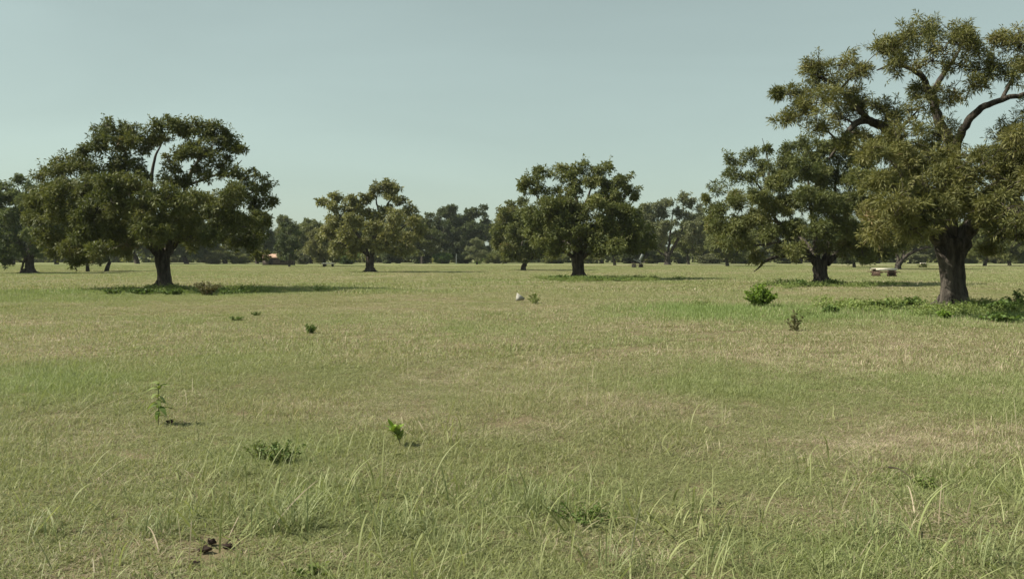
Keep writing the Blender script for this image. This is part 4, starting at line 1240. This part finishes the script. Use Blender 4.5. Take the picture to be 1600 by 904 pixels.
# ------------------------------------------------------------------ picnic tables, shed, post
def box(mb, c, s, rot=None):
    v = np.array([(x, y, z) for x in (-.5, .5) for y in (-.5, .5) for z in (-.5, .5)]) * np.array(s)
    if rot is not None:
        v = v @ rot.T
    mb.add(v + np.array(c), [(0, 1, 3, 2), (4, 6, 7, 5), (0, 4, 5, 1), (2, 3, 7, 6), (0, 2, 6, 4), (1, 5, 7, 3)])
def rx(a): return np.array([[1, 0, 0], [0, math.cos(a), -math.sin(a)], [0, math.sin(a), math.cos(a)]])
def ry(a): return np.array([[math.cos(a), 0, math.sin(a)], [0, 1, 0], [-math.sin(a), 0, math.cos(a)]])
M_PLANK = plain_material('weathered_plank', (0.60, 0.55, 0.45), (0.74, 0.68, 0.57), 5)
M_WOOD = plain_material('brown_wood', (0.06, 0.038, 0.028), (0.11, 0.072, 0.052), 5)
M_BLACK = plain_material('dark_wood', (0.016, 0.014, 0.012), (0.035, 0.03, 0.026), 5)
M_METAL = plain_material('grey_board', (0.16, 0.18, 0.17), (0.24, 0.26, 0.25), 4)

def picnic_table(label, px, py, Ln, turn, mt_top, mt_leg, mt_seat, group='picnic tables far in the field'):
    t = thing('picnic_table', label, 'table', foot(px, py), group)
    t.rotation_euler = (0, 0, turn)
    for q in range(5):
        m = MB(); box(m, (0, (q - 2) * .15, .75), (Ln, .14, .045)); obj('tabletop_plank', m.mesh('tabletop_plank'), mt_top, t)
    for s in (-1, 1):
        for q in range(2):
            m = MB(); box(m, (0, s * (.66 + q * .14), .44), (Ln, .13, .04)); obj('seat_plank', m.mesh('seat_plank'), mt_seat, t)
        for e in (-1, 1):
            m = MB(); box(m, (e * (Ln / 2 - .3), s * .42, .365), (.07, .10, .86), rx(s * .55)); obj('leg', m.mesh('leg'), mt_leg, t)
    for s in (-1, 1) if mt_top is M_PLANK else ():
        m = MB(); box(m, (0, s * .40, .66), (Ln - .02, .035, .20)); obj('apron', m.mesh('apron'), mt_top, t)
    for e in (-1, 1):
        m = MB(); box(m, (e * (Ln / 2 - .30), 0, .30), (.06, 1.1, .58)); obj('end_panel', m.mesh('end_panel'), mt_leg, t)
    for e in (-1, 1):
        m = MB(); box(m, (e * (Ln / 2 - .36), 0, .40), (.05, 1.62, .10)); obj('crossbar', m.mesh('crossbar'), mt_leg, t)
        m = MB(); box(m, (e * (Ln / 2 - .36), 0, .68), (.05, .72, .08)); obj('top_bearer', m.mesh('top_bearer'), mt_leg, t)
    return t
picnic_table('pale topped picnic table behind the largest oak, left of its trunk', 1381, 431, 2.3, .28, M_PLANK, M_WOOD, M_WOOD)
picnic_table('dark picnic table with a white top below the brownish far tree', 513, 417, 2.2, -.1, M_PLANK, M_BLACK, M_BLACK)
picnic_table('weathered brown picnic table right of the middle oak', 996, 418, 2.0, .5, M_WOOD, M_BLACK, M_WOOD)
picnic_table('small far picnic table partly behind the largest oak trunk', 1442, 418, 1.8, 1.2, M_PLANK, M_STEM, M_STEM)
# tilted grey board leaning on the third table, and its frame poles
B = foot(1001, 417)
bd = thing('tilted_board', 'grey board tilted on thin poles above the weathered brown picnic table', 'board', B)
m = MB(); box(m, (.15, .3, 1.75), (.45, .06, 1.15), ry(.45)); obj('board', m.mesh('board'), M_METAL, bd)
for (x0, x1) in ((-1.3, -.1), (-.6, 0.0), (.1, .05)):
    m = MB(); tube(m, np.array([[x0, .3, 1.4 if x0 < 0 else 0], [x1, .3, .9 if x0 < 0 else 1.5]]), [.04, .04], 6); obj('pole', m.mesh('pole'), M_METAL, bd)
# low shed
B = foot(433, 414.2)
sh = thing('low_shed', 'low shed with a pale orange roof beside a dark trunk', 'shed', B)
M_ROOF = plain_material('pale_orange_roof', (0.34, 0.22, 0.155), (0.46, 0.31, 0.23), 1.5)
M_WALL = plain_material('dark_wall', (0.05, 0.038, 0.032), (0.09, 0.07, 0.06), 2)
m = MB(); box(m, (0, 1.5, .8), (6.4, 3.0, 1.8)); obj('wall', m.mesh('wall'), M_WALL, sh)
for s in (-1, 1):
    m = MB(); box(m, (0, 1.5 + s * .98, 2.02), (7.0, 2.16, .08), rx(-s * .38)); obj('roof_slope', m.mesh('roof_slope'), M_ROOF, sh)
m = MB(); box(m, (-1.4, -.03, .55), (.9, .05, 1.3)); obj('door', m.mesh('door'), M_BLACK, sh)
m = MB(); box(m, (1.2, -.03, .95), (1.0, .05, .6)); obj('window', m.mesh('window'), M_BLACK, sh)
# white post
B = foot(713, 412.5)
po = thing('pale_post', 'thin pale post standing in front of the dark far trees', 'post', B)
m = MB(); tube(m, np.array([[0, 0, -.2], [0, 0, 1.2], [.03, 0, 2.6]]), [.10, .09, .08], 8); obj('shaft', m.mesh('shaft', True), M_METAL, po)
m = MB(); box(m, (.03, 0, 2.63), (.24, .24, .06)); obj('cap', m.mesh('cap'), M_METAL, po)

# ------------------------------------------------------------------ thin summer haze
hm = MB(); box(hm, (0, 170, 12), (700, 420, 26.4))
M_HAZE, hnt, hout = nodes('haze')
pv = N(hnt, 'ShaderNodeVolumePrincipled')
pv.inputs['Color'].default_value = (0.86, 0.92, 0.95, 1)
pv.inputs['Density'].default_value = 0.00012
pv.inputs['Anisotropy'].default_value = 0.2
hnt.links.new(pv.outputs[0], hout.inputs['Volume'])
tag(obj('haze', hm.mesh('haze'), M_HAZE), 'thin pale haze over the meadow', 'haze', kind='stuff')
SC.cycles.volume_bounces = 0
